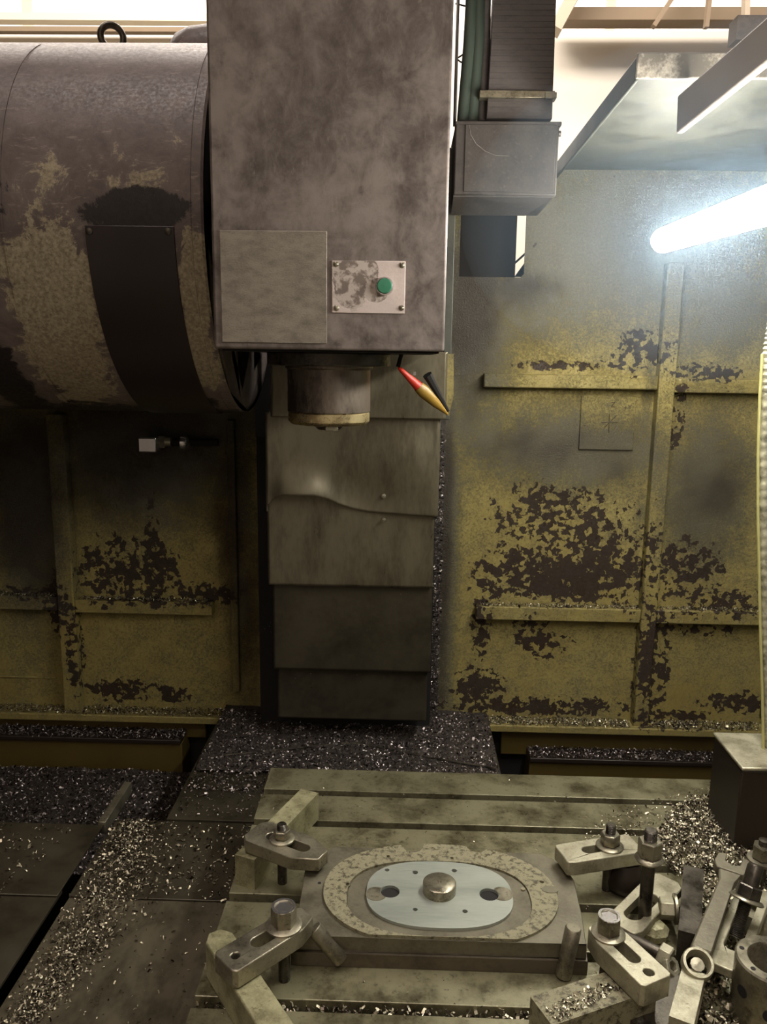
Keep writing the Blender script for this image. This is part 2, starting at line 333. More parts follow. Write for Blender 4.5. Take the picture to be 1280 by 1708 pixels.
# clerestory window band above the back wall, with roof steelwork in front of it
win = struct(MB().box((-8, 9.0, 6.2), (8, 9.2, 6.5)).build('window_1', M['cream'], smooth=0))
for i in range(9): MB().box((-8+2*i-.04, 9.05, WT), (-8+2*i+.04, 9.12, 6.2)).build('mullion', M['cream'], win, world=True, smooth=0)
MB().box((-8, 9.1, WT+.42), (8, 9.14, WT+.50)).build('transom', M['cream'], win, smooth=0)
MB().box((-8, 9.13, WT), (8, 9.15, 6.2)).build('pane', emit('daylit_frosted_pane', hexc(250, 224, 190), .72), win, smooth=0)
def girder(name, a, b, wd, mat, lab):
    a, b = Vector(a), Vector(b); T = axis_to(a, b-a); L = (b-a).length
    m = MB().box((-wd/2, -wd*.25, 0), (wd/2, wd*.25, L), T)
    return struct(m.build(name, mat, smooth=0))
girder('trim_1', P(-120, 30, 'y', 8.6), P(420, 34, 'y', 8.6), .13, M['cream'], '')
girder('trim_2', P(-120, 50, 'y', 8.9), P(420, 52, 'y', 8.9), .09, M['tan'], '')
girder('trim_3', P(925, 52, 'y', 8.4), P(985, -60, 'y', 8.4), .22, M['shadow_steel'], '')
girder('trim_4', P(1090, 45, 'y', 8.4), P(1160, -60, 'y', 8.4), .08, M['tan'], '')
girder('trim_5', P(1178, 47, 'y', 8.3), P(1190, -60, 'y', 8.3), .07, M['tan'], '')
girder('trim_6', P(1244, 30, 'y', 8.2), P(1246, -60, 'y', 8.2), .09, M['shadow_steel'], '')
girder('trim_7', P(930, 30, 'y', 8.7), P(1400, 30, 'y', 8.7), .22, M['tan'], '')
MB().box(tuple(P(1228, 66, 'y', 8.1)), tuple(P(1275, 40, 'y', 8.3))).build('trim_8', M['bracket'], smooth=0)['kind'] = 'structure'

# ------------------------------------------------------------------ rear guard walls
def wp(x, y, Y=WY): return P(x, y, 'y', Y)
FR = WY                                     # front plane of the guard sheets
zb = wp(900, 1200).z                        # bottom ledge
def guard(name, x0, x1, ztop, hole, label):
    g = thing(name, ((x0+x1)/2, FR, zb-.02), label, 'machine guard')
    m = MB(); y0, y1 = FR, FR+.006
    if hole:
        hx0, hx1, hz0, hz1 = hole
        outer = [(x0, zb), (x1, zb), (x1, ztop), (x0, ztop)]
        T = Matrix(((1, 0, 0, 0), (0, 0, -1, FR), (0, 1, 0, 0), (0, 0, 0, 1)))
        m.prism(outer, -.006, 0, T, [[(hx0, hz0), (hx1-.008, hz0), (hx1, hz0+.008), (hx1, hz1), (hx0, hz1)]])
    else: m.box((x0, y0, zb), (x1, y1, ztop))
    m.build('sheet', M['guard'], g, smooth=0)
    return g
hx0, hx1 = wp(768, 400).x, wp(877, 400).x; hz0, hz1 = wp(820, 462).z, wp(820, 352).z
gr = guard('guard_panel', .100, .985, 1.236, (hx0, hx1, hz0, hz1), 'tall right guard wall of flaking yellow paint with ribs and a window hole')
gl = guard('guard_panel', -1.6, -.372, 1.3, None, 'left guard wall of oily yellow paint with ribs, shade under the drum painted in')
def rib(g, x0, x1, z0, z1, pr, name='rail'):
    return MB().box((x0, FR-pr, z0), (x1, FR+.001, z1)).build(name, M['guard'], g, .003)
z = lambda y, x=900: wp(x, y).z
PX = wp(1094, 800).x
rib(gr, PX-.020, PX+.020, zb, wp(1112, 440).z, .034, 'post')
rib(gr, wp(806, 635).x, PX-.02, z(647), z(624), .026); rib(gr, PX+.02, .955, z(651), z(628), .026)
rib(gr, wp(793, 1020).x, PX-.02, z(1030), z(1008), .030); rib(gr, PX+.02, .985, z(1030), z(1008), .030)
rib(gr, .100, .985, zb-.016, zb+.004, .050, 'bottom_ledge')
hp = MB().box((wp(968, 700).x, FR-.005, wp(1000, 750).z), (wp(1059, 700).x, FR+.001, wp(1000, 660).z)).build('hatch', M['guard'], gr, .0015)
# axis mark on the hatch: a cross of axes and the letters Z and Y
def text(s, loc, size, mat, parent, name='lettering', rot=(math.pi/2, 0, 0), ext=.0008):
    c = bpy.data.curves.new(name, 'FONT'); c.body = s; c.size = size; c.extrude = ext; c.align_x = 'CENTER'; c.align_y = 'CENTER'
    t = bpy.data.objects.new(name, c); dg = bpy.context.evaluated_depsgraph_get; COL.objects.link(t); bpy.context.view_layer.update()
    me = bpy.data.meshes.new_from_object(t.evaluated_get(dg())); COL.objects.unlink(t); bpy.data.objects.remove(t)
    me.materials.clear(); me.materials.append(mat); o = bpy.data.objects.new(name, me); COL.objects.link(o); o.parent = parent
    L = parent.location+(parent.parent.location if parent.parent else Vector())
    o.location = Vector(loc)-L; o.rotation_euler = rot; return o
ink = plain('faded_ink', hexc(70, 62, 40), .6)
text('Z', wp(1022, 675)+Vector((0, -.0065, 0)), .017, ink, hp); text('Y', wp(1050, 679)+Vector((0, -.0065, 0)), .016, ink, hp); text('+', wp(1043, 680)+Vector((0, -.0065, 0)), .014, ink, hp)
m = MB()
for a, b in (((1003, 704), (1030, 704)), ((1016, 690), (1015, 722)), ((1008, 712), (1028, 692))):
    A, B = wp(*a), wp(*b); d = (B-A).normalized(); m.cyl(A+Vector((0, -.0055, 0)), B+Vector((0, -.0055, 0)), .0012, n=6)
m.build('axis_mark', ink, hp)
# left guard ribs
lx = wp(112, 900).x
rib(gl, lx-.022, lx+.022, zb, z(690, 112), .034, 'post')
rib(gl, -1.6, lx-.022, z(1012, 60), z(990, 60), .030); rib(gl, lx+.022, wp(358, 1000).x, z(1019, 240), z(998, 240), .030)
rib(gl, -1.6, -.372, zb-.016, zb+.004, .050, 'bottom_ledge')
rib(gl, wp(385, 900).x, wp(397, 900).x, z(1150, 390), z(700, 390), .020, 'post')
rib(gl, -1.6, lx-.05, z(1131, 60), z(1128, 60), .004, 'weld_bead')
# recess behind the window hole: a dark duct that leaves a slit of daylight
dk = thing('cable_duct', ((hx0+hx1)/2, 2.2, hz0-.02), 'dark duct seen through the square hole in the guard wall', 'duct')
MB().box((hx0-.05, 2.10, hz0-.02), (wp(862, 400, 2.10).x, 2.16, hz1+.1)).build('back_plate', M['black'], dk, .002)
MB().box((hx0-.05, FR+.01, hz0-.02), (wp(862, 400, 2.10).x, 2.10, hz0-.004)).build('sill', M['bracket'], dk)
MB().tube([wp(850, 447, 2.12), wp(880, 420, 2.12)], .003, 6).build('brace', M['black'], dk)
m = MB()
for a in (0,): m.prism([tuple(q) for q in ((0, 0), (.035, 0), (.035, .05))], 0, .01, Matrix.Translation(wp(858, 462, 2.13)) @ Matrix.Rotation(math.pi/2, 4, 'X'))
m.build('gusset', M['black'], dk)

# ------------------------------------------------------------------ roof panel, rail, lamp, right side
rp = thing('roof_panel', (.65, 1.7, 1.236), 'grey green sheet canopy panel with a scraped front lip, upper right', 'canopy panel')
RZ = 1.236
MB().box((.345, 1.35, RZ), (1.3, 2.06, RZ+.006)).build('sheet', M['roof'], rp)
MB().box((.340, 1.342, RZ-.022), (1.3, 1.350, RZ+.014)).build('front_lip', M['lip'], rp, .002)
MB().box((.340, 1.350, RZ-.024), (.346, 2.06, RZ+.010)).build('side_lip', M['roof'], rp, .002)
a, b = P(1135, 192, 'y', 1.36), P(1340, 22, 'y', 1.06); Zr = (b-a).normalized(); Xr = Vector((0, 0, 1)).cross(Zr).normalized(); Yr = Zr.cross(Xr)
T = Matrix(((Xr.x, Yr.x, Zr.x, a.x), (Xr.y, Yr.y, Zr.y, a.y), (Xr.z, Yr.z, Zr.z, a.z), (0, 0, 0, 1)))
m = MB().box((-.006, -.028, 0), (.006, .028, (b-a).length), T)
tag(base(m.build('support_rail', plain('grey_rail_paint', hexc(138, 128, 118), .6, 0, .2, 12), None, .003)), 'thick grey box rail slanting across the canopy above the lamp', 'rail')
sd = struct(MB().box((.985, .3, -.9), (1.0, 2.06, 1.236)).build('side_guard', M['roof'], smooth=0)); sd['kind'] = 'thing'; tag(sd, 'right side guard sheet of the machine beyond the lamp', 'machine guard')
sd2 = MB().box((-1.62, .3, -.9), (-1.60, 2.06, 1.6)).build('side_guard', M['darkbrown'], smooth=0); tag(sd2, 'left side guard sheet of the machine cabinet beyond the drum', 'machine guard')
# lamp
La, Lb = P(1106, 401, 'y', 1.84), P(1300, 336, 'y', 1.11); Ld = (Lb-La).normalized(); L2 = La+Ld*.80
lt = thing('tube_lamp', La, 'glowing white tube work lamp in the upper right', 'lamp')
m = MB(); TL = axis_to(La, Ld)
m.lathe([(0, -.012), (.013, -.010), (.022, -.003), (.026, .008), (.026, 1.08)], TL, 28); m.build('glass_tube', M['lamp'], lt)
MB().lathe([(.0275, 1.07), (.029, 1.08), (.029, 1.12), (0, 1.125)], TL, 28).build('end_cap', M['tooldark'], lt)
# ------------------------------------------------------------------ drum cover on the left
dx1 = P(338, 320, 'y', DY-DR).x; dx0 = -1.35
dr = thing('drum_cover', ((dx0+dx1)/2, DY, DZ-DR), 'large worn grey drum cover left of the spindle head', 'tool magazine cover')
TX = Matrix.Translation((dx0, DY, DZ)) @ Matrix.Rotation(math.pi/2, 4, 'Y')
Ld_ = dx1-dx0
MB().lathe([(0, 0), (DR-.004, 0), (DR, .004), (DR, Ld_-.004), (DR-.003, Ld_)], TX, 128).build('shell', M['drum'], dr, smooth=30)
MB().lathe([(DR-.003, Ld_), (DR-.010, Ld_-.002), (0, Ld_-.002)], TX, 96).build('end_plate', M['black'], dr)
def ang(x, y):
    q = drum_hit(x, y); return math.atan2(q.z-DZ, -(q.y-DY)), q.x
def curved(x0, x1, a0, a1, th, n=20):      # curved plate hugging the drum
    m = MB(); vs = []; fs = []
    for i in range(n+1):
        a = a0+(a1-a0)*i/n
        for r in (DR+.0005, DR+th):
            for x in (x0, x1): vs.append((x, DY-r*math.cos(a), DZ+r*math.sin(a)))
    for i in range(n):
        b = i*4; fs += [(b+2, b+3, b+7, b+6), (b, b+4, b+5, b+1), (b, b+2, b+6, b+4), (b+1, b+5, b+7, b+3)]
    fs += [(0, 1, 3, 2), (n*4, n*4+2, n*4+3, n*4+1)]
    return m.add(vs, fs)
a0, x0 = ang(142, 376); a1, _ = ang(170, 690); _, x1 = ang(291, 380)
curved(x0, x1, a0, a1+.02, .003).build('access_plate', M['door'], dr, .001)
for px, py in ((281, 386), (150, 386)):
    q = drum_hit(px, py); nrm = Vector((0, q.y-DY, q.z-DZ)).normalized()
    MB().lathe([(.0055, 0), (.0055, .002), (.003, .0035), (0, .0038)], axis_to(q+nrm*.0025, nrm), 12).build('screw', M['tooldark'], dr)
a0, xs = ang(20, 440); curved(dx0+.12, dx0+.128, -1.4, 1.2, .002, 48)
for px in (6, 318):
    _, x = ang(px, 400); curved(x, x+.0025, -1.3, 1.1, .0012, 60).build('seam_bead', M['drum'], dr)
q = P(187, 60, 'y', DY-.02); zt = DZ+math.sqrt(DR**2-.02**2)
eb = thing('eye_bolt', (q.x, q.y, zt), 'dark steel lifting eye bolt on top of the drum cover', 'eye bolt')
Tt = Matrix.Translation((q.x, q.y, zt+.024)) @ Matrix.Rotation(math.radians(28), 4, 'Z') @ Matrix.Rotation(math.pi/2, 4, 'X')
MB().lathe([(.021+.0065*math.cos(t*math.pi/5), .0065*math.sin(t*math.pi/5)) for t in range(10)], Tt, 36, True).build('ring', M['tooldark'], eb)
MB().lathe([(.018, 0), (.018, .004), (.009, .006)], Matrix.Translation((q.x, q.y, zt)), 20).build('base_flange', M['tooldark'], eb)
q0, q1 = P(280, 70, 'y', DY+.05), P(440, 41, 'y', DY+.05)
Th = Matrix.Translation((q0.x, DY+.05, q1.z-.068)) @ Matrix.Rotation(math.pi/2, 4, 'Y')
o = MB().lathe([(0, 0), (.03, .006), (.05, .022), (.062, .05), (.066, .09), (.066, .19), (0, .19)], Th, 40).build('motor_housing', M['drum'], None); tag(base(o), 'rounded dark motor housing peeking over the drum cover', 'motor')
# ------------------------------------------------------------------ spindle head
hl, hr, hf, hb = -.2945, .0560, 1.25, 1.74; hz = P(550, 584, 'y', hf).z
hd = thing('milling_unit', ((hl+hr)/2, 1.5, hz), 'tall smudged grey sheet metal spindle head housing at the centre', 'spindle head')
m = MB().box((hl, hf, hz), (hr, hb, 1.75)); m.build('housing', M['head'], hd, .004, seg=3)
MB().box((hl+.01, hf+.012, hz-.003), (hr-.008, hb-.01, hz+.001)).build('bottom_plate', M['black'], hd)
def hp_(x, y): return P(x, y, 'y', hf)
a, b = hp_(371, 571), hp_(546, 386)
MB().box((a.x, hf-.003, a.z), (b.x, hf, b.z)).build('blank_plate', M['plate'], hd, .001)
a, b = hp_(554, 522), hp_(677, 436)
cp = MB().box((a.x, hf-.003, a.z), (b.x, hf, b.z)).build('control_plate', M['ctrl'], hd, .001)
for x, y in ((561, 441), (671, 443), (562, 514), (670, 514)):
    q = hp_(x, y); MB().lathe([(.0042, 0), (.0042, .001), (.003, .0024), (0, .003)], axis_to(q+Vector((0, -.003, 0)), (0, -1, 0)), 14).build('screw', M['tool'], cp)
q = hp_(642, 478)
T = axis_to(q+Vector((0, -.003, 0)), (0, -1, 0))
bt = MB().lathe([(.0135, 0), (.0135, .006), (.0115, .009), (.0110, .006)], T, 32).build('button_ring', M['chrome'], cp)
MB().lathe([(.0112, .003), (.0112, .009), (.0100, .0105), (0, .0110)], T, 32).build('button', M['green'], cp)
# spindle nose
sc = P(549, 700, 'y', 1.45)
sn = thing('spindle_nose', (sc.x, 1.45, sc.z), 'round stained steel spindle nose under the head', 'spindle')
zz = lambda y: P(549, y, 'y', 1.45).z
T = Matrix.Translation((sc.x, 1.45, 0)); R = .0735
MB().lathe([(R+.035, zz(610)), (R+.035, hz-.003)], T, 64).build('bearing_housing', M['tooldark'], sn, .002)
MB().lathe([(R, zz(686)), (R, zz(616)), (R+.004, zz(614)), (R+.004, zz(609))], T, 64).build('collar', M['spindle'], sn, .001)
MB().lathe([(.052, zz(708)), (R-.006, zz(706)), (R-.001, zz(701)), (R-.001, zz(688)), (R-.003, zz(686))], T, 64).build('nose_ring', M['copper'], sn)
MB().lathe([(.0, zz(716)), (.02, zz(716)), (.024, zz(712)), (.030, zz(707)), (.05, zz(706))], T, 40).build('draw_socket', M['tooldark'], sn)
for k in (0, 180):
    Tk = T @ Matrix.Rotation(math.radians(k-80), 4, 'Z'); MB().box((.030, -.011, zz(714)), (.062, .011, zz(706)), Tk).build('drive_key', M['tool'], sn, .001)
# column behind the head
cl = thing('column', (-.11, 2.0, -.2), 'dark iron column behind the telescopic cover', 'machine column')
MB().box((-.36, 1.93, .60), (.080, 2.04, 1.5)).build('column_body', M['black'], cl)
MB().box((.082, 1.87, wp(740, 700, 1.87).z), (.100, 2.045, 1.24)).build('edge_strip', M['roof'], gr, .002)
MB().box((-.36, 1.94, -.15), (.075, 2.04, .60)).build('lower_body', M['black'], cl)
mbk = MB().box((-1.6, 2.06, -.40), (.99, 2.09, .90)).build('dark_backing', M['black'], None); tag(base(mbk), 'black backing sheet added behind the guard walls to darken the gaps', 'backing sheet')  # dark sheet added so the gaps between the covers read black
m = MB(); T = Matrix(((1, 0, 0, 0), (0, 0, -1, 1.84), (0, 1, 0, 0), (0, 0, 0, 1)))
pl = [(P(x, y, 'y', 1.84).x, P(x, y, 'y', 1.84).z) for x, y in ((708, 640), (714, 592), (757, 590), (757, 660), (749, 694), (742, 690))]
m.prism(pl[::-1], 0, .003, T); m.build('corner_guard', M['guard'], gr)
# telescopic covers
tc = thing('telescopic_cover', (-.118, 1.86, -.08), 'stack of overlapping oily sheet metal telescopic cover plates below the spindle', 'machine cover')
def cpl(k, xl, xr, yt, yb, mat, dent=None):
    Y = 1.80+.015*k; z1 = P(590, yt, 'y', Y).z; X0, X1 = P(xl, yb, 'y', Y).x, P(xr, yb, 'y', Y).x
    nx, nz = 60, 40; vs = []; fs = []
    for j in range(nz+1):
        for i in range(nx+1):
            x = X0+(X1-X0)*i/nx
            yb2 = yb if not dent else np.interp(i/nx, (0, .04, .1, .28, .36, .42, .5, .6, 1), (848, 834, 826, 826, 833, 842, 850, 855, 860))
            z0 = P(590, yb2, 'y', Y).z; t = j/nz; zz_ = z0+(z1-z0)*t; dy = 0
            if dent:
                u_ = i/nx
                dy = -.020*math.exp(-((u_-.20)/.20)**2-((t-.0)/.25)**2)+.012*math.exp(-((u_-.55)/.25)**2-((t-.12)/.3)**2)-.010*math.exp(-((u_-.8)/.2)**2-((t-.55)/.3)**2)+.006*math.exp(-((u_-.03)/.05)**2-((t-.0)/.2)**2)
            dy += .0012*mnoise.noise(Vector((x*9, k*3.1, zz_*9)))
            vs.append((x, Y+dy, zz_))
    o = len(vs)
    for j in range(nz):
        for i in range(nx):
            a = j*(nx+1)+i; fs.append((a, a+1, a+nx+2, a+nx+1))
    m = MB().add(vs, fs)
    ob = m.build('cover_plate', mat, tc, smooth=60)
    so = ob.modifiers.new('thick', 'SOLIDIFY'); so.thickness = .003; so.offset = -1 if False else 1
    for X, s in ((X0, 1), (X1, -1)):
        MB().box((min(X, X+s*.002), Y+.001, P(590, yb-4, 'y', Y).z), (max(X, X+s*.002), Y+.05, z1)).build('side_flange', mat, ob, world=True)
    return ob
c0 = cpl(0, 452, 744, 585, 697, M['cover']); c1 = cpl(1, 445, 731, 690, 860, M['cover'], True); c2 = cpl(2, 448, 722, 800, 978, M['cover'])
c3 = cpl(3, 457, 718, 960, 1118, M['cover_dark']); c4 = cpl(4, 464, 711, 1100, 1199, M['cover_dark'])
for x, y in ((640, 828), (640, 868)):
    q = P(x, y, 'y', 1.81); MB().lathe([(.006, 0), (.005, .002), (0, .003)], axis_to(q+Vector((0, .004, 0)), (0, -1, 0)), 12).build('rivet', M['tool'], c1 if y < 850 else c2)
# coolant nozzle
A, B = P(664, 612, 'y', 1.62), P(748, 692, 'y', 1.66); d = (B-A)
nz = thing('coolant_nozzle', A, 'small red and yellow pointed nozzle right of the spindle', 'nozzle')
T = axis_to(A, d); L = d.length
MB().lathe([(0, 0), (.004, .004), (.0055, .02), (.0105, L*.40)], T, 12).build('red_tube', M['red'], nz)
MB().lathe([(.0115, L*.40), (.0135, L*.50), (.0095, L*.75), (.002, L*.99), (0, L)], T, 12).build('yellow_tip', M['yellow'], nz)
MB().tube([P(713, 625, 'y', 1.64), P(748, 686, 'y', 1.67)], [.010, .003], 8).build('black_bracket', M['black'], nz)
MB().box(tuple(P(694, 626, 'y', 1.63)), tuple(P(690, 620, 'y', 1.635))).build('clip', M['chrome'], nz)
MB().tube([A, P(670, 590, 'y', 1.62)], .004, 8).build('feed_pipe', M['black'], nz)
# ------------------------------------------------------------------ cable chain and its bracket
bx = thing('chain_bracket', (P(845, 330, 'y', 1.76).x, 1.8, P(845, 345, 'y', 1.76).z), 'scuffed dark box bracket holding the cable chain right of the head', 'bracket')
a, b = P(757, 325, 'y', 1.76), P(934, 206, 'y', 1.76)
MB().box((a.x, 1.76, a.z), (b.x, 2.0, b.z)).build('box', M['bracket'], bx, .003)
MB().box((a.x+.02, 1.757, a.z+.006), (b.x-.006, 1.76, b.z-.003)).build('face_plate', M['bracket'], bx, .001)
MB().box((a.x, 1.758, b.z-.004), (b.x+.004, 1.80, b.z+.003)).build('top_lip', M['bracket'], bx, .001)
zf = P(800, 350, 'y', 1.80).z
m = MB(); m.add([(a.x, 1.765, a.z), (b.x-.004, 1.765, a.z), (b.x-.05, 1.85, zf), (a.x, 1.85, zf), (a.x, 1.765, a.z-.003), (b.x-.004, 1.765, a.z-.003), (b.x-.05, 1.85, zf-.003), (a.x, 1.85, zf-.003)], [(0, 1, 2, 3), (7, 6, 5, 4), (0, 4, 5, 1), (1, 5, 6, 2), (2, 6, 7, 3), (3, 7, 4, 0)])
m.build('under_flap', M['bracket'], bx)
q = P(936, 222, 'y', 1.76); MB().lathe([(.006, 0), (.006, .004), (0, .005)], axis_to((b.x, 1.765, q.z), (1, 0, 0)), 8).build('bolt', M['tooldark'], bx)
sp = [P(x, y, 'y', 1.7565) for x, y in ((783, 208), (786, 225), (795, 240), (810, 252), (828, 259), (850, 260))]
MB().tube(sp, .0009, 5).build('scratch', M['chrome'], bx)
ch = thing('cable_chain', (P(866, 203, 'y', 1.82).x, 1.82, b.z), 'grey ribbed cable chain rising from the bracket', 'cable chain')
yy = 199.0; k = 0
while yy > -70:
    y2 = yy-9.5; q0 = P(812+(200-yy)*.06, yy, 'y', 1.79); q1 = P(921+(200-yy)*.035, y2, 'y', 1.79)
    MB().box((q0.x, 1.785, q0.z+.0001), (q1.x, 1.84, q1.z-.0001)).build('chain_link', M['chain'], ch, .0006, seg=1); yy = y2
    q2 = P(812, yy+5, 'y', 1.79)
q0, q1 = P(800, 166, 'y', 1.78), P(926, 152, 'y', 1.78)
MB().box((q0.x, 1.777, q0.z+.003), (q1.x, 1.80, q1.z)).box((q1.x-.02, 1.772, q0.z+.001), (q1.x+.003, 1.80, q1.z-.004)).build('steel_strap', M['tool'], ch, .001)
hs = thing('hose_bundle', (P(790, 200, 'y', 1.80).x, 1.80, b.z), 'grey green hoses beside the cable chain', 'hose')
for k, (xa, xb, xc, r, mt) in enumerate(((772, 783, 790, .012, 'hose'), (787, 798, 800, .013, 'hose'), (804, 810, 812, .010, 'chain'))):
    pts = [P(np.interp(t, (0, .5, 1), (xa, xb, xc)), 202-t*260, 'y', 1.80+.006*k) for t in np.linspace(0, 1, 9)]
    MB().tube(pts, r, 12).build('hose', M[mt], hs)
hw = thing('loose_wire', P(770, 100, 'y', 1.9), 'thin black wires crossing the bright gap beside the hoses', 'wire')
MB().tube([P(x, y, 'y', 1.9) for x, y in ((762, 98), (768, 94), (777, 88))], .0018, 6).build('wire', M['black'], hw)
MB().tube([P(x, y, 'y', 1.9) for x, y in ((762, 98), (768, 103), (777, 106))], .0018, 6).build('wire', M['black'], hw)
MB().tube([P(x, y, 'y', 1.9) for x, y in ((760, 6), (772, 9), (783, 12))], .0018, 6).build('wire', M['black'], hw)
o = MB().box(tuple(P(758, 200, 'y', 1.78)), tuple(P(767, -60, 'y', 1.83))).build('slit_strip', M['bracket'], None, .001); tag(base(o), 'narrow dark upright strip put in for the black slit right of the head', 'strip')  # dark strip added to stand in for the black slit beside the head
# ------------------------------------------------------------------ right edge: block and hoses
bl = P(1224, 1418, 'z', 0); bt_ = P(1236, 1279, 'y', bl.y)
vb = thing('riser_block', (bl.x+.07, bl.y+.06, 0), 'tall dark iron block on the table at the right edge', 'block')
MB().box((bl.x, bl.y, 0), (bl.x+.14, bl.y+.12, bt_.z-.006)).build('block_body', M['darkbrown'], vb, .003)
MB().box((bl.x-.001, bl.y-.003, bt_.z-.006), (bl.x+.143, bl.y+.125, bt_.z)).build('top_plate', M['toolpale'], vb, .002)
ho = thing('metal_hose', P(1272, 1245, 'y', bl.y+.06), 'chip dusted flexible metal hose running down the right edge', 'hose')
Yh = bl.y+.07
path = [(1400, 250), (1352, 350), (1312, 450), (1289, 540), (1281, 590), (1277, 660), (1274, 760), (1274, 860), (1276, 960), (1278, 1060), (1281, 1150), (1283, 1262)]
m = MB(); pts = []; rad = []
n = 220
for i in range(n+1):
    t = i/n*(len(path)-1); k = min(int(t), len(path)-2); f = t-k
    x = path[k][0]*(1-f)+path[k+1][0]*f; y = path[k][1]*(1-f)+path[k+1][1]*f
    p = P(x, y, 'y', Yh); pts.append(p); rad.append(.0075+.0010*math.sin(i*1.9))
m.tube(pts, rad, 12); m.build('hose', M['coolant_hose'], ho)
pts = [P(x-9, y, 'y', Yh-.004) for x, y in path[4:]]
MB().tube(pts, .0024, 8).build('cable', M['cable'], ho)
o = MB().box((.956, 1.99, -.13), (.984, 2.048, 1.0)).build('corner_column', M['bracket'], None, .002); tag(base(o), 'dark upright frame strip where the right guard wall meets the side', 'frame')
# ------------------------------------------------------------------ valve fitting on the left guard
vf = thing('valve_fitting', wp(270, 745), 'small bright chrome valve fitting on the dark left guard wall', 'fitting')
a, b = wp(235, 753, 2.0), wp(264, 729, 2.0)
MB().box((a.x, 1.98, a.z), (b.x, 2.05, b.z)).build('square_cap', M['chrome'], vf, .003)
q = wp(262, 737, 2.02); q2 = wp(286, 737, 2.02); MB().cyl(q, q2, .012, n=16).build('stem', M['tool'], vf)
q = wp(266, 737, 2.02); q2 = wp(276, 737, 2.02); MB().lathe([(.017, 0), (.017, (q2-q).length)], axis_to(q, q2-q), 6).build('hex_nut', M['tool'], vf)
q = wp(303, 738, 2.02); MB().lathe([(.0185, 0), (.0185, .006), (.016, .014), (.009, .020), (0, .022)], axis_to(q, (1, 0, 0)), 24).build('dome_plug', M['chrome'], vf)
q = wp(305, 738, 2.03); MB().cyl(q+Vector((-.03, 0, 0)), q+Vector((.09, 0, .002)), .009, n=14).build('pipe', M['black'], vf)
# ------------------------------------------------------------------ machine bed behind the table
BZ = -.15; zbm = lambda y, Y=2.0: P(600, y, 'y', Y).z
def beam(x0, x1, yt, ym, yb, xl, label):
    g = thing('bed_beam', ((x0+x1)/2, 2.0, zbm(yb)), label, 'machine bed')
    MB().box((x0, 2.03, zbm(ym, 2.03)), (x1, 2.055, zb-.02)).build('upper_face', M['brown'], g, .003)
    MB().box((xl[0], 1.965, zbm(ym+12, 1.965)), (xl[1], 2.03, zbm(ym+12, 1.965)+.012)).build('ledge', M['darkbrown'], g, .002)
    MB().box((xl[0], 1.975, -.40), (xl[1], 2.055, zbm(ym+12, 1.965)-.001)).build('lower_face', M['brown'], g, .003)
    return g
b1 = beam(-1.6, wp(344, 1230, 2.03).x, 1205, 1238, 1270, (-1.6, wp(303, 1260, 1.97).x), 'yellow brown bed beam under the left guard wall')
b2 = beam(wp(836, 1240, 2.03).x, .985, 1210, 1252, 1290, (wp(884, 1270, 1.97).x, .985), 'yellow brown bed beam under the right guard wall')
# way covers (flat plates, lower than the table)
wc = thing('way_cover', (-.11, 1.5, BZ), 'centre ramp way cover running back beneath the telescopic cover', 'machine cover')
cxl = P(320, 1285, 'z', BZ).x
MB().box((cxl, 1.51, BZ-.006), (.235, 2.03, BZ)).build('plate', M['cover_dark'], wc, .001)
MB().box((cxl, 1.51, BZ-.20), (cxl+.004, 2.03, BZ-.006)).build('side_plate', M['black'], wc)
gx = -.600; ys = P(300, 1370, 'z', BZ).y; ysm = P(200, 1497, 'z', BZ).y
wa = thing('way_cover', (-.42, 1.2, BZ-.01), 'oily flat way cover plate between the long groove and the table', 'machine cover')
MB().box((gx+.020, ysm, BZ-.003), (-.256, ys, BZ)).build('plate', M['cover_dark'], wa, .001)
MB().box((gx+.020, -.2, BZ-.010), (-.256, ysm+.02, BZ-.004)).build('plate', M['cover'], wa, .001)
wl = thing('way_cover', (-1.0, 1.2, BZ-.01), 'dark way cover plate left of the long groove', 'machine cover')
MB().box((-1.6, ysm, BZ-.003), (gx, ys-.02, BZ)).build('plate', M['cover_dark'], wl, .001)
MB().box((-1.6, -.2, BZ-.010), (gx, ysm+.02, BZ-.004)).build('plate', M['cover_dark'], wl, .001)
MB().box((-1.6, -.2, BZ-.12), (-.26, ys-.04, BZ-.10)).build('sump_plate', M['black'], wl)
q0, q1 = P(178, 1374, 'z', BZ), P(213, 1316, 'z', BZ)
o = MB().box((gx-.012, ys-.02, BZ-.02), (gx+.004, q1.y+.02, BZ+.006)).build('edge_strip', M['tool'], None, .001); tag(base(o), 'short bright metal strip standing in the swarf at left', 'strip')
tr = MB().box((-1.6, ys-.02, -.32), (cxl-.004, 1.97, -.31)).build('chip_tray', M['black'], None); tag(base(tr), 'dark chip tray full of swarf below the left bed beam', 'tray')
mb_ = MB().box((-1.59, -.3, -.99), (.98, 2.06, -.42)).build('machine_base', M['darkbrown'], None); tag(base(mb_), 'dark iron machine base beneath the table and covers', 'machine base')
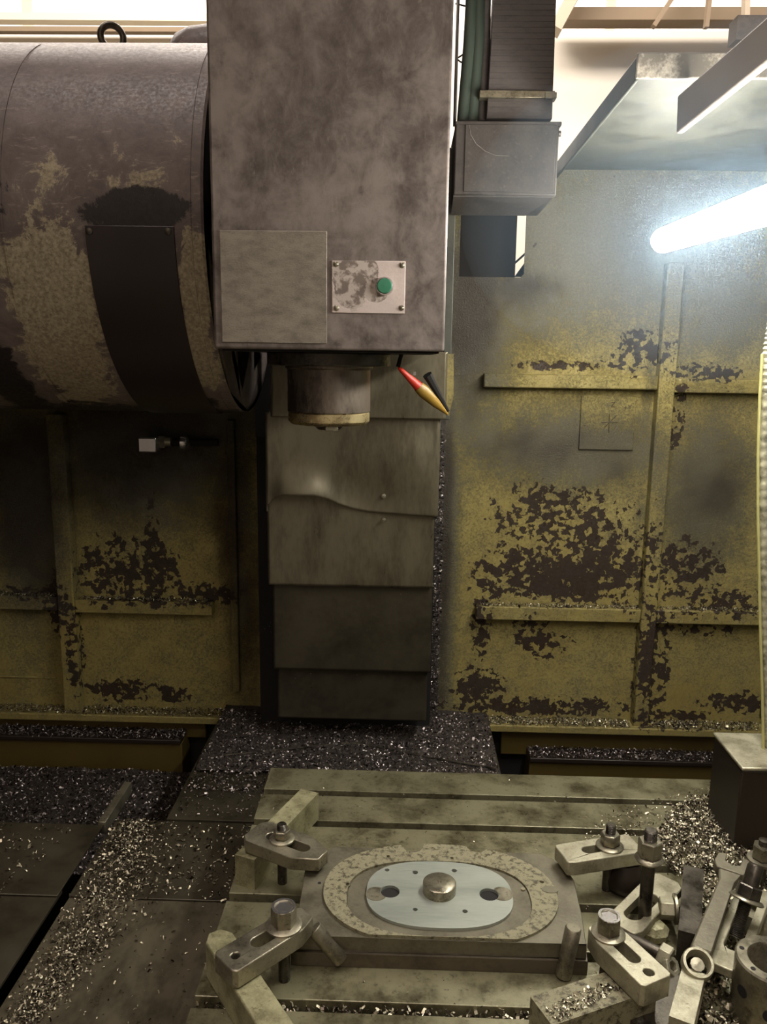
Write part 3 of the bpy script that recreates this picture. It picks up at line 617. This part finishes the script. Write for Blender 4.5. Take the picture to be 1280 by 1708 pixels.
# ------------------------------------------------------------------ T-slot table
TX0, TX1, TY1 = -.252, .80, P(700, 1287, 'z', 0).y
S1 = P(700, 1327, 'z', 0).y; S4 = P(700, 1506, 'z', 0).y; pit = (S1-S4)/3; slots = [S1-pit*k for k in range(9)]
tb = thing('work_table', ((TX0+TX1)/2, .9, -.09), 'oily cast iron machine table with long T-slots', 'machine table')
pf = [(TY1, -.09), (TY1, 0)]
for s in slots:
    pf += [(s+.009, 0), (s+.009, -.018), (s+.016, -.018), (s+.016, -.032), (s-.016, -.032), (s-.016, -.018), (s-.009, -.018), (s-.009, 0)]
pf += [(.30, 0), (.30, -.09)]
T = Matrix(((0, 0, 1, 0), (1, 0, 0, 0), (0, 1, 0, 0), (0, 0, 0, 1)))
MB().prism(pf, TX0, TX1, T).build('table_top', M['table'], tb, .0012, smooth=0)
m = MB()
for s in slots: m.box((TX0+.004, s-.0155, -.0318), (TX1, s+.0155, -.030))
m.build('slot_floor_strip', M['slotdark'], tb)['kind'] = 'stuff'  # dark strips laid along the slot floors
MB().box((TX0+.05, .35, -.42), (TX1-.05, TY1-.03, -.09)).build('saddle', M['black'], tb)
# ------------------------------------------------------------------ workpiece
WZ = .042
def w2(x, y, z=WZ): p = P(x, y, 'z', z); return (p.x, p.y)
wk = thing('workpiece', (.06, 1.03, 0), 'rectangular iron plate with a rough oval ring, clamped on the table', 'workpiece')
outl = [w2(497, 1562), w2(501, 1500), w2(510, 1444), w2(530, 1425), w2(560, 1412), w2(905, 1424), w2(942, 1445), w2(958, 1468), w2(972, 1530), w2(978, 1575)]
xl_, yf_ = outl[0]; xr_ = outl[-1][0]; yf_ = w2(740, 1568)[1]
outl[0] = (outl[1][0], yf_); outl[-1] = (xr_, yf_)
def inset(c, k): return [(x*k+cx*(1-k), y*k+cy*(1-k)) for x, y in c]
Z1 = WZ+.004
# two scallops cut in the rear edge of the ring
def scal(c):
    out = []
    sc_ = [(w2(689, 1408, Z1), .017), (w2(795, 1408, Z1), .017)]
    dens = []
    for i in range(len(c)):
        a, b = Vector(c[i]), Vector(c[(i+1) % len(c)])
        for k in range(6): dens.append(a.lerp(b, k/6))
    for p in dens:
        for (cx, cy), r in sc_:
            if abs(p.x-cx) < r and p.y > 1.08: p.y = min(p.y, cy-.021*math.sqrt(max(0, 1-((p.x-cx)/r)**2)))
        out.append((p.x, p.y))
    return out
outt = outl
MB().prism(scal(outl), WZ*.5, WZ).build('top_plate', M['cast'], wk, .001, smooth=30)
ol2 = [(x+(.003 if x > 0 else -.003), y-(.004 if y < 1.0 else 0)) for x, y in outl]
MB().prism(ol2, 0, WZ*.5-.0006).build('lower_plate', M['castside'], wk, .001, smooth=30)
def oval(x0, x1, y0, y1, z=WZ, p=2.3, n=64):  # px extents -> superellipse
    a0 = w2(x0, (y0+y1)/2, z)[0]; a1 = w2(x1, (y0+y1)/2, z)[0]; b1 = w2((x0+x1)/2, y0, z)[1]; b0 = w2((x0+x1)/2, y1, z)[1]
    cx, cy, rx, ry = (a0+a1)/2, (b0+b1)/2, (a1-a0)/2, (b1-b0)/2; r = []
    for i in range(n):
        t = 2*math.pi*i/n; c, s_ = math.cos(t), math.sin(t)
        r.append((cx+rx*math.copysign(abs(c)**(2/p), c), cy+ry*math.copysign(abs(s_)**(2/p), s_)))
    return r
Z1 = WZ+.004
ring = [(x, max(y, yf_+.001)) for x, y in oval(538, 930, 1408, 1578, Z1, 2.2)]
holes_r = [circle(*w2(x, y, Z1), r, 10) for x, y, r in ((581, 1475, .0035), (648, 1428, .0028), (754, 1431, .0028), (873, 1482, .0032), (904, 1471, .0032))]
inner = oval(578, 886, 1436, 1562, Z1, 2.5); insr = oval(611, 855, 1439, 1550, Z1, 2.5)
MB().prism(scal(ring), WZ, Z1, None, [inner]+holes_r).build('raised_ring', M['rough'], wk, .0006, smooth=30)
MB().prism([(x, y) for x, y in inset([(p[0], p[1]) for p in inner], 1) ] if False else oval(579, 885, 1437, 1561, Z1, 2.5), WZ, WZ+.0015).build('step_floor', M['cast'], wk, .0005, smooth=30)
bigh = [circle(*w2(651, 1489, Z1), .0135, 24), circle(*w2(816, 1494, Z1), .0135, 24)]
sm = [circle(*w2(x, y, Z1), r, 10) for x, y, r in ((646, 1453, .0036), (693, 1457, .0042), (698, 1455.5, .003), (758, 1454, .0040), (766, 1459, .0044), (693, 1519, .0034), (699, 1526, .0042), (776, 1522, .0038), (769, 1528, .0040))]
sm = [sm[i] for i in (0, 1, 3, 5, 6, 7, 8)]
ins = MB().prism(insr, WZ+.0016, Z1+.002, None, bigh+[sm[0], sm[1], sm[2], sm[3], sm[5]]).build('bright_insert', M['bright'], wk, .0005, smooth=30); ins['label'] = 'freshly milled bright oval insert'
MB().prism(insr, WZ+.0015, WZ+.0017).build('insert_floor', M['black'], wk)
for hx, cx_ in ((628, 651), (838, 816)):
    c_ = w2(hx, 1491, Z1+.002); h_ = w2(cx_, 1489 if cx_ < 700 else 1494, Z1); pts_ = [p for p in circle(c_[0], c_[1], .0150, 40) if math.hypot(p[0]-h_[0], p[1]-h_[1]) > .0140]
    pts_.sort(key=lambda p: (math.atan2(p[1]-c_[1], (p[0]-c_[0])*(1 if hx < 700 else -1))) % (2*math.pi))
    sg = 1 if hx < 700 else -1; bit = [(h_[0]-sg*.0140*math.cos(t), h_[1]+.0140*math.sin(t)) for t in np.linspace(-.9, .9, 9)]
    MB().prism(pts_+bit, Z1+.0021, Z1+.0025, None).build('machined_spot', M['tool'], wk, smooth=0)
c = w2(733, 1487, Z1+.002)
bs = MB().lathe([(.0235, 0), (.0235, .014), (.0215, .0155), (.003, .0155), (.0015, .0135), (0, .0135)], Matrix.Translation((c[0], c[1], Z1+.002)), 48).build('centre_boss', M['tool'], wk)
q = w2(918, 1484, Z1); MB().prism([(q[0]+a*.012, q[1]+b*.008) for a, b in circle(0, 0, 1, 16)], Z1, Z1+.0008).build('oval_plug', M['cast'], wk)
for x, y in ((533, 1473),): MB().prism(circle(*w2(x, y), .0025, 10), WZ, WZ+.0005).build('pin_hole_dark', M['black'], wk)  # black disc paints in the shade inside the hole
# ------------------------------------------------------------------ clamping kit
def hexnut(mb, T, r, h, z0=0):
    mb.lathe([(r*.90, z0), (r, z0+.0015), (r, z0+h-.0015), (r*.90, z0+h)], T, 6)
def nut_stack(par, x, y, z0, r, h, kind, rod_top=.012, zbot=-.02, rr=.0075):
    T = Matrix.Translation((x, y, 0))
    MB().lathe([(rr+.001, z0), (r*1.42, z0), (r*1.42, z0+.0025), (r*1.15, z0+.0045), (rr+.001, z0+.0045)], T, 28).build('washer', M['tool'], par, world=False)
    m = MB(); T2 = T @ Matrix.Rotation(.4, 4, 'Z')
    if kind == 'hollow':
        m.lathe([(r, z0+.0045), (r, z0+h-.002), (r*.93, z0+h), (r*.72, z0+h), (r*.68, z0+h-.002), (r*.68, z0+h-.006), (0, z0+h-.006)], T2, 6)
        m.build('nut', M['tool'], par, .0006, world=False)
        MB().lathe([(rr, zbot), (rr, z0+h-.0065), (0, z0+h-.0055)], T, 18).build('stud', M['tooldark'], par, world=False)
        MB().lathe([(r*.9, z0+h-.0012), (r*.93, z0+h+.0006), (r*.74, z0+h+.0006), (r*.70, z0+h-.003)], T, 28).build('nut_rim', M['chrome'], par, world=False)
    else:
        hexnut(m, T2, r, h, z0+.0045); m.build('nut', M['tool'], par, .0004, world=False)
        zt_ = z0+.0045+h+rod_top; pr = [(rr, zbot)]; n_ = int((rod_top)/.0016)
        pr += [(rr, z0)]
        for k in range(n_): pr += [(rr, zt_-rod_top+k*.0016), (rr*.88, zt_-rod_top+k*.0016+.0008)]
        pr += [(rr*.95, zt_-.001), (rr*.8, zt_), (0, zt_)]
        MB().lathe(pr, T, 18).build('stud', M['tooldark'], par, world=False)
def strap(A, B, wd, th, zt_, label, nose=.035, nosew=.55, heel=.006, slots_=(), holes=(), nut=None, mat='tool', ext=(0, 0), zbot=-.02, group=None):
    a, b = P(*A, 'z', zt_), P(*B, 'z', zt_); d = b-a; L = d.length+ext[0]+ext[1]; rz = math.atan2(d.y, d.x); a = a-d.normalized()*ext[0]
    t = thing('strap_clamp', (a.x, a.y, zt_-th), label, 'clamp', rz, group)
    h = wd/2
    out = [(heel, -h), (L-nose, -h), (L-nose*.12, -h*nosew), (L, -h*nosew*.8), (L-.001, 0), (L, h*nosew*.8), (L-nose*.12, h*nosew), (L-nose, h), (heel, h), (0, h-heel), (0, -h+heel)]
    hl_ = [stadium(s0*L, s1*L, 0, sw/2) for s0, s1, sw in slots_]+[circle(k*L, 0, r, 16) for k, r in holes]
    MB().prism(out, 0, th, None, hl_).build('clamp_bar', M[mat], t, .0014, world=False, smooth=30)
    if nut:
        k, r, hh, kind, rt = nut; nut_stack(t, k*L, 0, th, r, hh, kind, rt, -(zt_-th)+zbot if False else -(zt_-th)-.01, .0075)
    return t
strap((421, 1382), (540, 1426), .060, .020, .072, 'strap clamp holding the rear left corner of the workpiece', .038, .5, .010, ((.22, .80, .019),), (), (.43, .0135, .013, 'hex', .009))
strap((373, 1606), (513, 1520), .046, .024, .078, 'strap clamp across the front left corner with a tall round-topped nut', .028, .62, .005, ((.32, .80, .018),), ((.13, .0055),), (.70, .0165, .028, 'hollow', 0))
strap((1062, 1405), (936, 1424), .048, .022, .072, 'strap clamp holding the rear right corner of the workpiece', .012, .92, .004, ((.28, .72, .017),), (), (.36, .0145, .018, 'hex', .014), 'toolpale')
strap((1098, 1636), (996, 1540), .046, .028, .080, 'strap clamp at the front right with a hollow nut near the round pin', .028, .70, .004, ((.30, .88, .017),), ((.14, .0065),), (.80, .0150, .026, 'hollow', 0), 'toolpale')
def bar(A, B, wd, z0, z1, label, mat, name='support_bar', ext=0, bevel=.002, taper=0):
    a, b = P(*A, 'z', z1), P(*B, 'z', z1); d = b-a; rz = math.atan2(d.y, d.x); L = d.length+ext
    o = MB().prism([(0, -wd/2+taper), (taper*1.5, -wd/2), (L, -wd/2), (L, wd/2), (taper*1.5, wd/2), (0, wd/2-taper)], 0, z1-z0).build(name, M[mat], None, bevel, smooth=30)
    o.location = (a.x, a.y, z0); o.rotation_euler = (0, 0, rz); return tag(o, label, 'metal bar')
bar((408, 1430), (517, 1319), .034, 0, .050, 'square steel bar under the rear left clamp', 'stone')
bar((358, 1552), (447, 1690), .036, 0, .052, 'chipped olive steel bar under the front left clamp', 'stone', taper=.010, ext=.06)
bar((903, 1686), (1075, 1628), .046, 0, .050, 'pitted swarf-covered steel block under the front right clamp', 'rough', 'support_block')
a = P(524, 1548, 'z', .052); b = P(570, 1602, 'z', .010)
o = MB().lathe([(.0095, 0), (.0105, .002), (.0105, (b-a).length)], axis_to(b, a-b), 20).build('round_rod', M['tool'], None, .001); tag(o, 'leaning round steel rod in front of the front left clamp', 'rod')
b = P(940, 1628, 'z', 0); a = P(957, 1548, 'y', b.y+.004)
o = MB().lathe([(.0105, 0), (.0105, (a-b).length-.002), (.009, (a-b).length), (0, (a-b).length)], axis_to(b+Vector((0, 0, .001)), a-b), 28).build('round_pin', M['tool'], None); tag(o, 'upright round steel pin at the front right corner of the workpiece', 'pin')
# rear right: jack under the clamp heel, tall stud, U clamp, etc
q = P(1046, 1470, 'z', .02)
o = MB().lathe([(.020, 0), (.027, .006), (.030, .018), (.026, .032), (.020, .048), (0, .049)], Matrix.Translation((q.x, q.y+.01, 0)), 24).build('screw_jack', M['darkbrown'], None); tag(base(o), 'dark rounded jack under the rear right clamp', 'jack')
b = P(1076, 1522, 'z', .034); a = P(1087, 1384, 'y', b.y); d = a-b; L = d.length; bz = Vector((b.x, b.y, 0))
ts = thing('clamp_stud', b-d.normalized()*.03, 'tall dark clamp stud with a flanged nut standing behind the front right clamp', 'stud')
T = axis_to(b-d.normalized()*.03, d); L += .03
pr = [(.009, 0), (.009, L-.034)]
for k in range(20): pr += [(.0088, L-.032+k*.0016), (.0078, L-.0312+k*.0016)]
pr += [(.007, L), (0, L)]
MB().lathe(pr, T, 20).build('rod', M['tooldark'], ts)
MB().lathe([(.018, L-.046), (.0195, L-.043), (.017, L-.040), (.015, L-.039)], T, 24).build('washer', M['tool'], ts)
m = MB(); hexnut(m, T, .0165, .024, L-.039); m.build('nut', M['tool'], ts, .0005)
strap((1116, 1464), (1036, 1546), .050, .014, .034, 'short slotted clamp lying loose around the tall stud', .014, .8, .010, ((.34, .84, .024),), (), None, 'toolpale')
q = P(1100, 1514, 'z', .032)
fn = thing('flange_nut', q, 'flanged nut lying on its side beside the tall stud', 'nut')
T = axis_to(q, (1, -.15, .05)); m = MB(); hexnut(m, T, .015, .020); m.build('hex_body', M['toolpale'], fn, .0005)
MB().lathe([(.010, .020), (.0205, .020), (.0205, .0235), (.010, .0245)], T, 28, True).build('flange', M['tool'], fn)
bar((1151, 1556), (1158, 1446), .028, .012, .062, 'dark rectangular steel block standing between the stud and the spanner', 'tooldark', 'steel_block')
q = P(1092, 1548, 'z', .015)
m = MB(); m.lathe([(.012, 0), (.020, .004), (.021, .014), (.014, .022), (0, .025)], Matrix.Translation((q.x, q.y, 0)), 7); o = m.build('iron_chunk', M['stone'], None, .002, smooth=0); tag(base(o), 'small greenish iron chunk below the flanged nut', 'chunk')
a = P(1037, 1556, 'z', .034); b = P(1100, 1590, 'z', .030); d = b-a
tbt = thing('hex_bolt', a, 'greenish hex bolt lying behind the front right clamp', 'bolt')
T = axis_to(a, d); L = d.length
MB().lathe([(0, 0), (.003, .001), (.0075, .02), (.0085, L)], T, 16).build('shank', M['tooldark'], tbt)
m = MB(); hexnut(m, T, .0150, .016, L); m.build('hex_head', M['toolpale'], tbt, .0005)
q = P(1112, 1614, 'z', .02); m = MB(); T = axis_to(q, (.5, -.5, .6)); m.lathe([(.007, 0), (.0125, 0), (.0135, .002), (.0135, .010), (.0125, .012), (.007, .012)], T, 6, True); o = m.build('hex_nut', M['toolpale'], None, .0005); tag(base(o), 'loose hex nut beside the heel of the front right clamp', 'nut')
# spanner
sw_ = thing('ring_spanner', P(1195, 1510, 'z', .05), 'long grey combination spanner leaning between the blocks', 'spanner')
a = P(1172, 1578, 'z', .062); b = P(1216, 1462, 'z', .070); d = b-a; L = d.length
X = d.normalized(); Yv = Vector((0, 0, 1)).cross(X).normalized(); Zv = X.cross(Yv)
T = Matrix(((X.x, Yv.x, Zv.x, a.x), (X.y, Yv.y, Zv.y, a.y), (X.z, Yv.z, Zv.z, a.z), (0, 0, 0, 1)))
MB().prism([(-.012, -.0125), (L*.9, -.0105), (L+.010, -.016), (L+.010, .016), (L*.9, .0105), (-.012, .0125)], -.007, .004, T).build('shaft', M['cast'], sw_, .003)
jaw = [(L+.006, -.018), (L+.020, -.024), (L+.044, -.020), (L+.046, -.010), (L+.026, -.010), (L+.020, 0), (L+.026, .010), (L+.046, .012), (L+.042, .022), (L+.018, .024), (L+.006, .018)]
MB().prism(jaw, -.009, .006, T).build('open_jaw', M['cast'], sw_, .0015)
q = P(1163, 1599, 'z', .062); T = axis_to(q-Vector((.0, -.0, .012)), (-.05, -.50, .86))
MB().lathe([(.0125, 0), (.0180, 0), (.0192, .003), (.0192, .013), (.0180, .0155), (.0150, .0155), (.0140, .013)], T, 36, True).build('ring_head', M['toolpale'], sw_)
MB().lathe([(0, .0055), (.0085, .0055), (.0085, .009), (0, .0095)], T, 10).build('bolt_in_ring', M['tool'], sw_)
a, b = P(1160, 1620, 'z', .052), P(1137, 1700, 'z', .046)
bar((1137, 1702), (1158, 1618), .027, .022, .052, 'pale flat steel bar sticking out below the spanner ring', 'toolpale', 'flat_bar')
bar((1062, 1708), (1100, 1668), .05, 0, .020, 'dark packing bar under the pale flat bar', 'tooldark', 'packing_bar', ext=.06)
# right: long slotted clamp with a bolt, sleeve
strap((1207, 1613), (1262, 1480), .044, .012, .050, 'long pale slotted clamp leaning at the right edge with a bolt through it', .02, .9, .010, ((.20, .86, .020),), (), None, 'toolpale')
a = P(1228, 1562, 'z', .040); b = P(1262, 1442, 'y', a.y+.03); d = b-a; L = d.length
bo = thing('clamp_bolt', a, 'dark threaded bolt with a large nut standing through the long slotted clamp', 'bolt')
T = axis_to(a, d); pr = [(.0075, 0)]
for k in range(int((L*.55)/.0022)): pr += [(.0085, k*.0022+.0006), (.0072, k*.0022+.0017)]
pr += [(.009, L*.58), (.0105, L*.62), (.0105, L*.96), (.0085, L), (0, L)]
MB().lathe(pr, T, 18).build('threaded_rod', M['tooldark'], bo)
MB().lathe([(.012, L*.50), (.0215, L*.50), (.0225, L*.515), (.0205, L*.54), (.012, L*.55)], T, 30).build('washer', M['tool'], bo)
m = MB(); hexnut(m, T, .0165, L*.17, L*.545); m.build('nut', M['tooldark'], bo, .0005)
q = P(1272, 1436, 'z', .045)
fb = thing('flange_nut', (q.x, q.y, 0), 'flanged nut on a stud half cut off at the right edge', 'nut')
T = Matrix.Translation((q.x, q.y, 0)); m = MB(); hexnut(m, T, .016, .022, .05); m.build('hex_body', M['tool'], fb, .0005)
MB().lathe([(.009, .045), (.022, .045), (.022, .049), (.009, .050)], T, 28).build('flange', M['tool'], fb); MB().lathe([(.008, 0), (.008, .080), (0, .081)], T, 18).build('stud', M['tooldark'], fb)
sz = .085; c = P(1291, 1600, 'z', sz)
sv = thing('steel_sleeve', (c.x, c.y, 0), 'thick walled steel sleeve with drilled holes at the lower right edge', 'sleeve')
T = Matrix.Translation((c.x, c.y, 0))
o = MB().lathe([(.028, .004), (.041, 0), (.043, .003), (.043, sz-.002), (.041, sz), (.0295, sz), (.028, sz-.002)], T, 64, True).build('sleeve_wall', M['tool'], sv)
for ang_ in (208, 150):
    v = Vector((math.cos(math.radians(ang_)), math.sin(math.radians(ang_)), 0)); MB().lathe([(.003, -.001), (.0030, .0004), (0, .0004)], Matrix.Translation((c.x+v.x*.0355, c.y+v.y*.0355, sz)), 12).build('tapped_hole_dark', M['black'], sv)  # black discs in place of bores, their inner shade put into the colour
for ang_, zz_ in ((246, .040), (200, .052)):
    v = Vector((math.cos(math.radians(ang_)), math.sin(math.radians(ang_)), 0)); MB().lathe([(.0075, 0), (.0075, .0008), (0, .0008)], axis_to(Vector((c.x, c.y, zz_))+v*.0426, v), 18).build('side_hole_dark', M['black'], sv)  # flat black discs paint the dark inside of the radial holes
bar((1252, 1530), (1290, 1500), .04, 0, .03, 'pale steel packing piece behind the sleeve', 'toolpale', 'packing_piece')
# bent wire on the ramp
wp_ = [P(x, y, 'z', BZ+.012) for x, y in ((352, 1262), (450, 1252), (540, 1243), (588, 1239), (620, 1244), (720, 1264), (828, 1282))]
o = MB().tube(wp_, .0026, 8).build('bent_wire', M['tooldark'], None); tag(base(o), 'thin bent steel wire lying across the swarf behind the table', 'wire')

# ------------------------------------------------------------------ swarf
def nz_(x, y, s, a): return a*mnoise.noise(Vector((x*s, y*s, 3.3)))
def heapz(x, y): return BZ+.006+.010*max(0, (y-1.62)/.4)+nz_(x, y, 14, .006)+nz_(x, y, 40, .003)
m = MB(); x0, x1 = cxl+.01, .230
bumpy(m, x0, x1, 1.70, 2.03, heapz, 60, 34)
o = m.build('swarf_bed', M['heap'], None, smooth=60); stuff(o, 'dark bed of fine swarf on the centre ramp', 'swarf')
m = MB(); scatter(m, 9000, poly_sampler([(x0, 1.62, 0), (x1, 1.60, 0), (x1, 2.02, 0), (x0, 2.02, 0)], lambda x, y: heapz(x, y)+.001), .003, .007, .7)
scatter(m, 900, poly_sampler([(cxl+.01, 1.52, 0), (x1, 1.5, 0), (x1, 1.64, 0), (x0, 1.66, 0)], lambda x, y: BZ+.003), .003, .006, .4)
stuff(m.build('metal_swarf', M['swarf_dark'], None, smooth=0), 'glittering steel swarf heaped behind the table', 'swarf')
TRZ = P(100, 1277, 'y', 1.97).z
def trayz(x, y): return TRZ+nz_(x, y, 12, .006)
m = MB(); bumpy(m, -1.3, cxl-.02, ys-.01, 1.96, trayz, 70, 36); stuff(m.build('swarf_bed', M['heap'], None, smooth=60), 'dark bed of swarf in the left chip tray', 'swarf')
m = MB(); scatter(m, 9000, poly_sampler([(-1.15, ys, 0), (cxl-.03, ys, 0), (cxl-.01, 1.96, 0), (-1.15, 1.96, 0)], lambda x, y: trayz(x, y)+.002), .003, .008, .7)
stuff(m.build('metal_swarf', M['swarf_dark'], None, smooth=0), 'steel swarf filling the tray below the left bed beam', 'swarf')
# trail along the groove and loose chips on the way covers
m = MB()
def trail():
    t = random.random(); y = ys-.0-t*(ys-.80); wdt = .030+.020*math.sin(t*5)
    return Vector((gx+.065+.020*math.sin(t*4)+random.gauss(0, wdt*.7), y, BZ-(0 if y > ysm else .004)+random.random()*.007))
def trail_ok():
    while True:
        p = trail()
        if gx+.022 < p.x < -.26: return p
scatter(m, 6500, trail_ok, .002, .0062, .6)
scatter(m, 900, poly_sampler([(gx+.03, 1.3, 0), (-.27, 1.25, 0), (-.27, ys-.005, 0), (gx+.03, ys-.005, 0)], lambda x, y: BZ+.002), .002, .007, .4)
scatter(m, 400, poly_sampler([(gx+.03, .7, 0), (-.27, .7, 0), (-.27, 1.25, 0), (gx+.03, 1.3, 0)], lambda x, y: BZ-.002), .002, .006, .4)
stuff(m.build('metal_swarf', M['swarf'], None, smooth=0), 'trail of steel swarf beside the long groove at left', 'swarf')
m = MB(); scatter(m, 700, poly_sampler([(-1.0, 1.15, 0), (gx-.1, 1.2, 0), (gx-.05, ys-.03, 0), (-1.0, ys-.03, 0)], lambda x, y: BZ+.002), .002, .007, .4)
stuff(m.build('metal_swarf', M['swarf'], None, smooth=0), 'sparse swarf sprinkled on the far left cover plate', 'swarf')
# ledges of the guards and beams
m = MB()
def strip(n, xa, xb, ya, yb, z0, s0=.003, s1=.006, h=.006): scatter(m, n, lambda: Vector((random.uniform(xa, xb), random.uniform(ya, yb), z0+random.random()*h)), s0, s1, .7)
strip(2600, .11, PX-.03, FR-.048, FR-.002, zb+.005); strip(1500, PX+.03, .95, FR-.048, FR-.002, zb+.005)
strip(1300, wp(800, 1010).x, PX-.025, FR-.028, FR-.002, z(1008)+.001, .0025, .005, .004); strip(700, PX+.025, .95, FR-.028, FR-.002, z(1008)+.001, .0025, .005, .004)
stuff(m.build('metal_swarf', M['swarf'], None, smooth=0), 'swarf lying on the ledges of the right guard wall', 'swarf')
m = MB(); strip(2600, -1.15, -.46, FR-.048, FR-.002, zb+.005); strip(900, -1.15, lx-.03, FR-.028, FR-.002, z(990, 60)+.001, .0025, .005, .004); strip(1100, lx+.03, wp(350, 1000).x, FR-.028, FR-.002, z(998, 240)+.001, .0025, .005, .004)
stuff(m.build('metal_swarf', M['swarf'], None, smooth=0), 'swarf lying on the ledges of the left guard wall', 'swarf')
m = MB(); zl = zbm(1238+12, 1.965)+.012; strip(2600, -1.15, wp(303, 1260, 1.97).x, 1.967, 2.028, zl); zl2 = zbm(1252+12, 1.965)+.012; strip(2400, wp(884, 1270, 1.97).x, .95, 1.967, 2.028, zl2)
stuff(m.build('metal_swarf', M['swarf_dark'], None, smooth=0), 'swarf on the bed beam ledges below the guard walls', 'swarf')
# grit clinging in the gap beside the telescopic cover
m = MB(); scatter(m, 1500, lambda: Vector((random.uniform(.072, .098), random.uniform(1.98, 2.03), random.uniform(-.14, .62))), .003, .007, 1.2)
m2 = MB().box((.070, 2.03, -.15), (.099, 2.045, .65)).build('gap_strip', M['heap'], gr)
stuff(m.build('metal_swarf', M['swarf_dark'], None, smooth=0), 'grit and swarf caked in the gap right of the telescopic cover', 'swarf')
# right of the table
def tz(x, y): return .001+max(0, .020*min(1, (x-.33)/.1))*random.random()*.8
m = MB(); tp = [P(x, y, 'z', 0) for x, y in ((1090, 1400), (1130, 1345), (1225, 1320), (1226, 1420), (1300, 1425), (1300, 1500), (1180, 1500), (1100, 1440))]
scatter(m, 8500, poly_sampler(tp, lambda x, y: .001+random.random()**1.5*.012), .0022, .0062, .6)
tp = [P(x, y, 'z', 0) for x, y in ((960, 1420), (1000, 1360), (1220, 1300), (1225, 1420), (1080, 1450))]
scatter(m, 1300, poly_sampler(tp, lambda x, y: .0015), .0015, .0045, .3)
tp = [P(x, y, 'z', 0) for x, y in ((1150, 1500), (1300, 1500), (1300, 1740), (1040, 1740), (1110, 1640), (1130, 1590))]
scatter(m, 2600, poly_sampler(tp, lambda x, y: .001+random.random()*.010), .0025, .008, .6)
tp = [P(x, y, 'z', .05) for x, y in ((905, 1685), (1000, 1640), (1035, 1650), (935, 1705))]
scatter(m, 260, poly_sampler(tp, lambda x, y: .0515), .002, .005, .4)
stuff(m.build('metal_swarf', M['swarf'], None, smooth=0), 'bright curly swarf piled over the right end of the table', 'swarf')
m = MB(); s5 = slots[5]; scatter(m, 700, lambda: Vector((random.uniform(TX0+.002, .45), random.uniform(s5-.0155, s5+.0155) if random.random() < .1 else random.uniform(s5-.008, s5+.008), -.012+random.random()*.008)), .003, .008, .6)
scatter(m, 260, lambda: Vector((random.uniform(TX0+.01, .5), random.uniform(.85, TY1-.02), .0012)), .0015, .004, .3)
stuff(m.build('metal_swarf', M['swarf'], None, smooth=0), 'loose swarf specks on the table and in its front slot', 'swarf')
# swarf dust stuck on the lower telescopic plates
m = MB(); 
for cx, cy, rx, ry, n in ((505, 1030, 40, 40, 260), (690, 1020, 25, 50, 220), (590, 1080, 90, 40, 160)):
    scatter(m, n, lambda: P(random.gauss(cx, rx*.6), random.gauss(cy, ry*.6), 'y', 1.8435), .0015, .003, 1.5)
stuff(m.build('swarf_dust', M['swarf'], None, smooth=0), 'specks of swarf stuck to the fourth telescopic cover plate', 'swarf')
# ------------------------------------------------------------------ mist volume added around the lamp to make its halo
mm = bpy.data.materials.new('halo_mist'); mm.use_nodes = True; nt = mm.node_tree; nt.nodes.remove(nt.nodes['Principled BSDF'])
vs_ = nt.nodes.new('ShaderNodeVolumeScatter'); vs_.inputs['Color'].default_value = (.55, .78, 1, 1); vs_.inputs['Density'].default_value = .12; vs_.inputs['Anisotropy'].default_value = .55
nt.links.new(vs_.outputs[0], nt.nodes['Material Output'].inputs['Volume'])
c_ = La+Ld*.45; o = MB().lathe([(0, -1)]+[(math.cos(math.radians(a)), math.sin(math.radians(a))) for a in range(-80, 81, 10)]+[(0, 1)], Matrix.Translation(c_) @ Matrix.Diagonal((.42, .44, .26, 1)), 40).build('halo_mist', mm, None); stuff(o, 'bluish mist volume added around the tube lamp for its halo', 'mist')
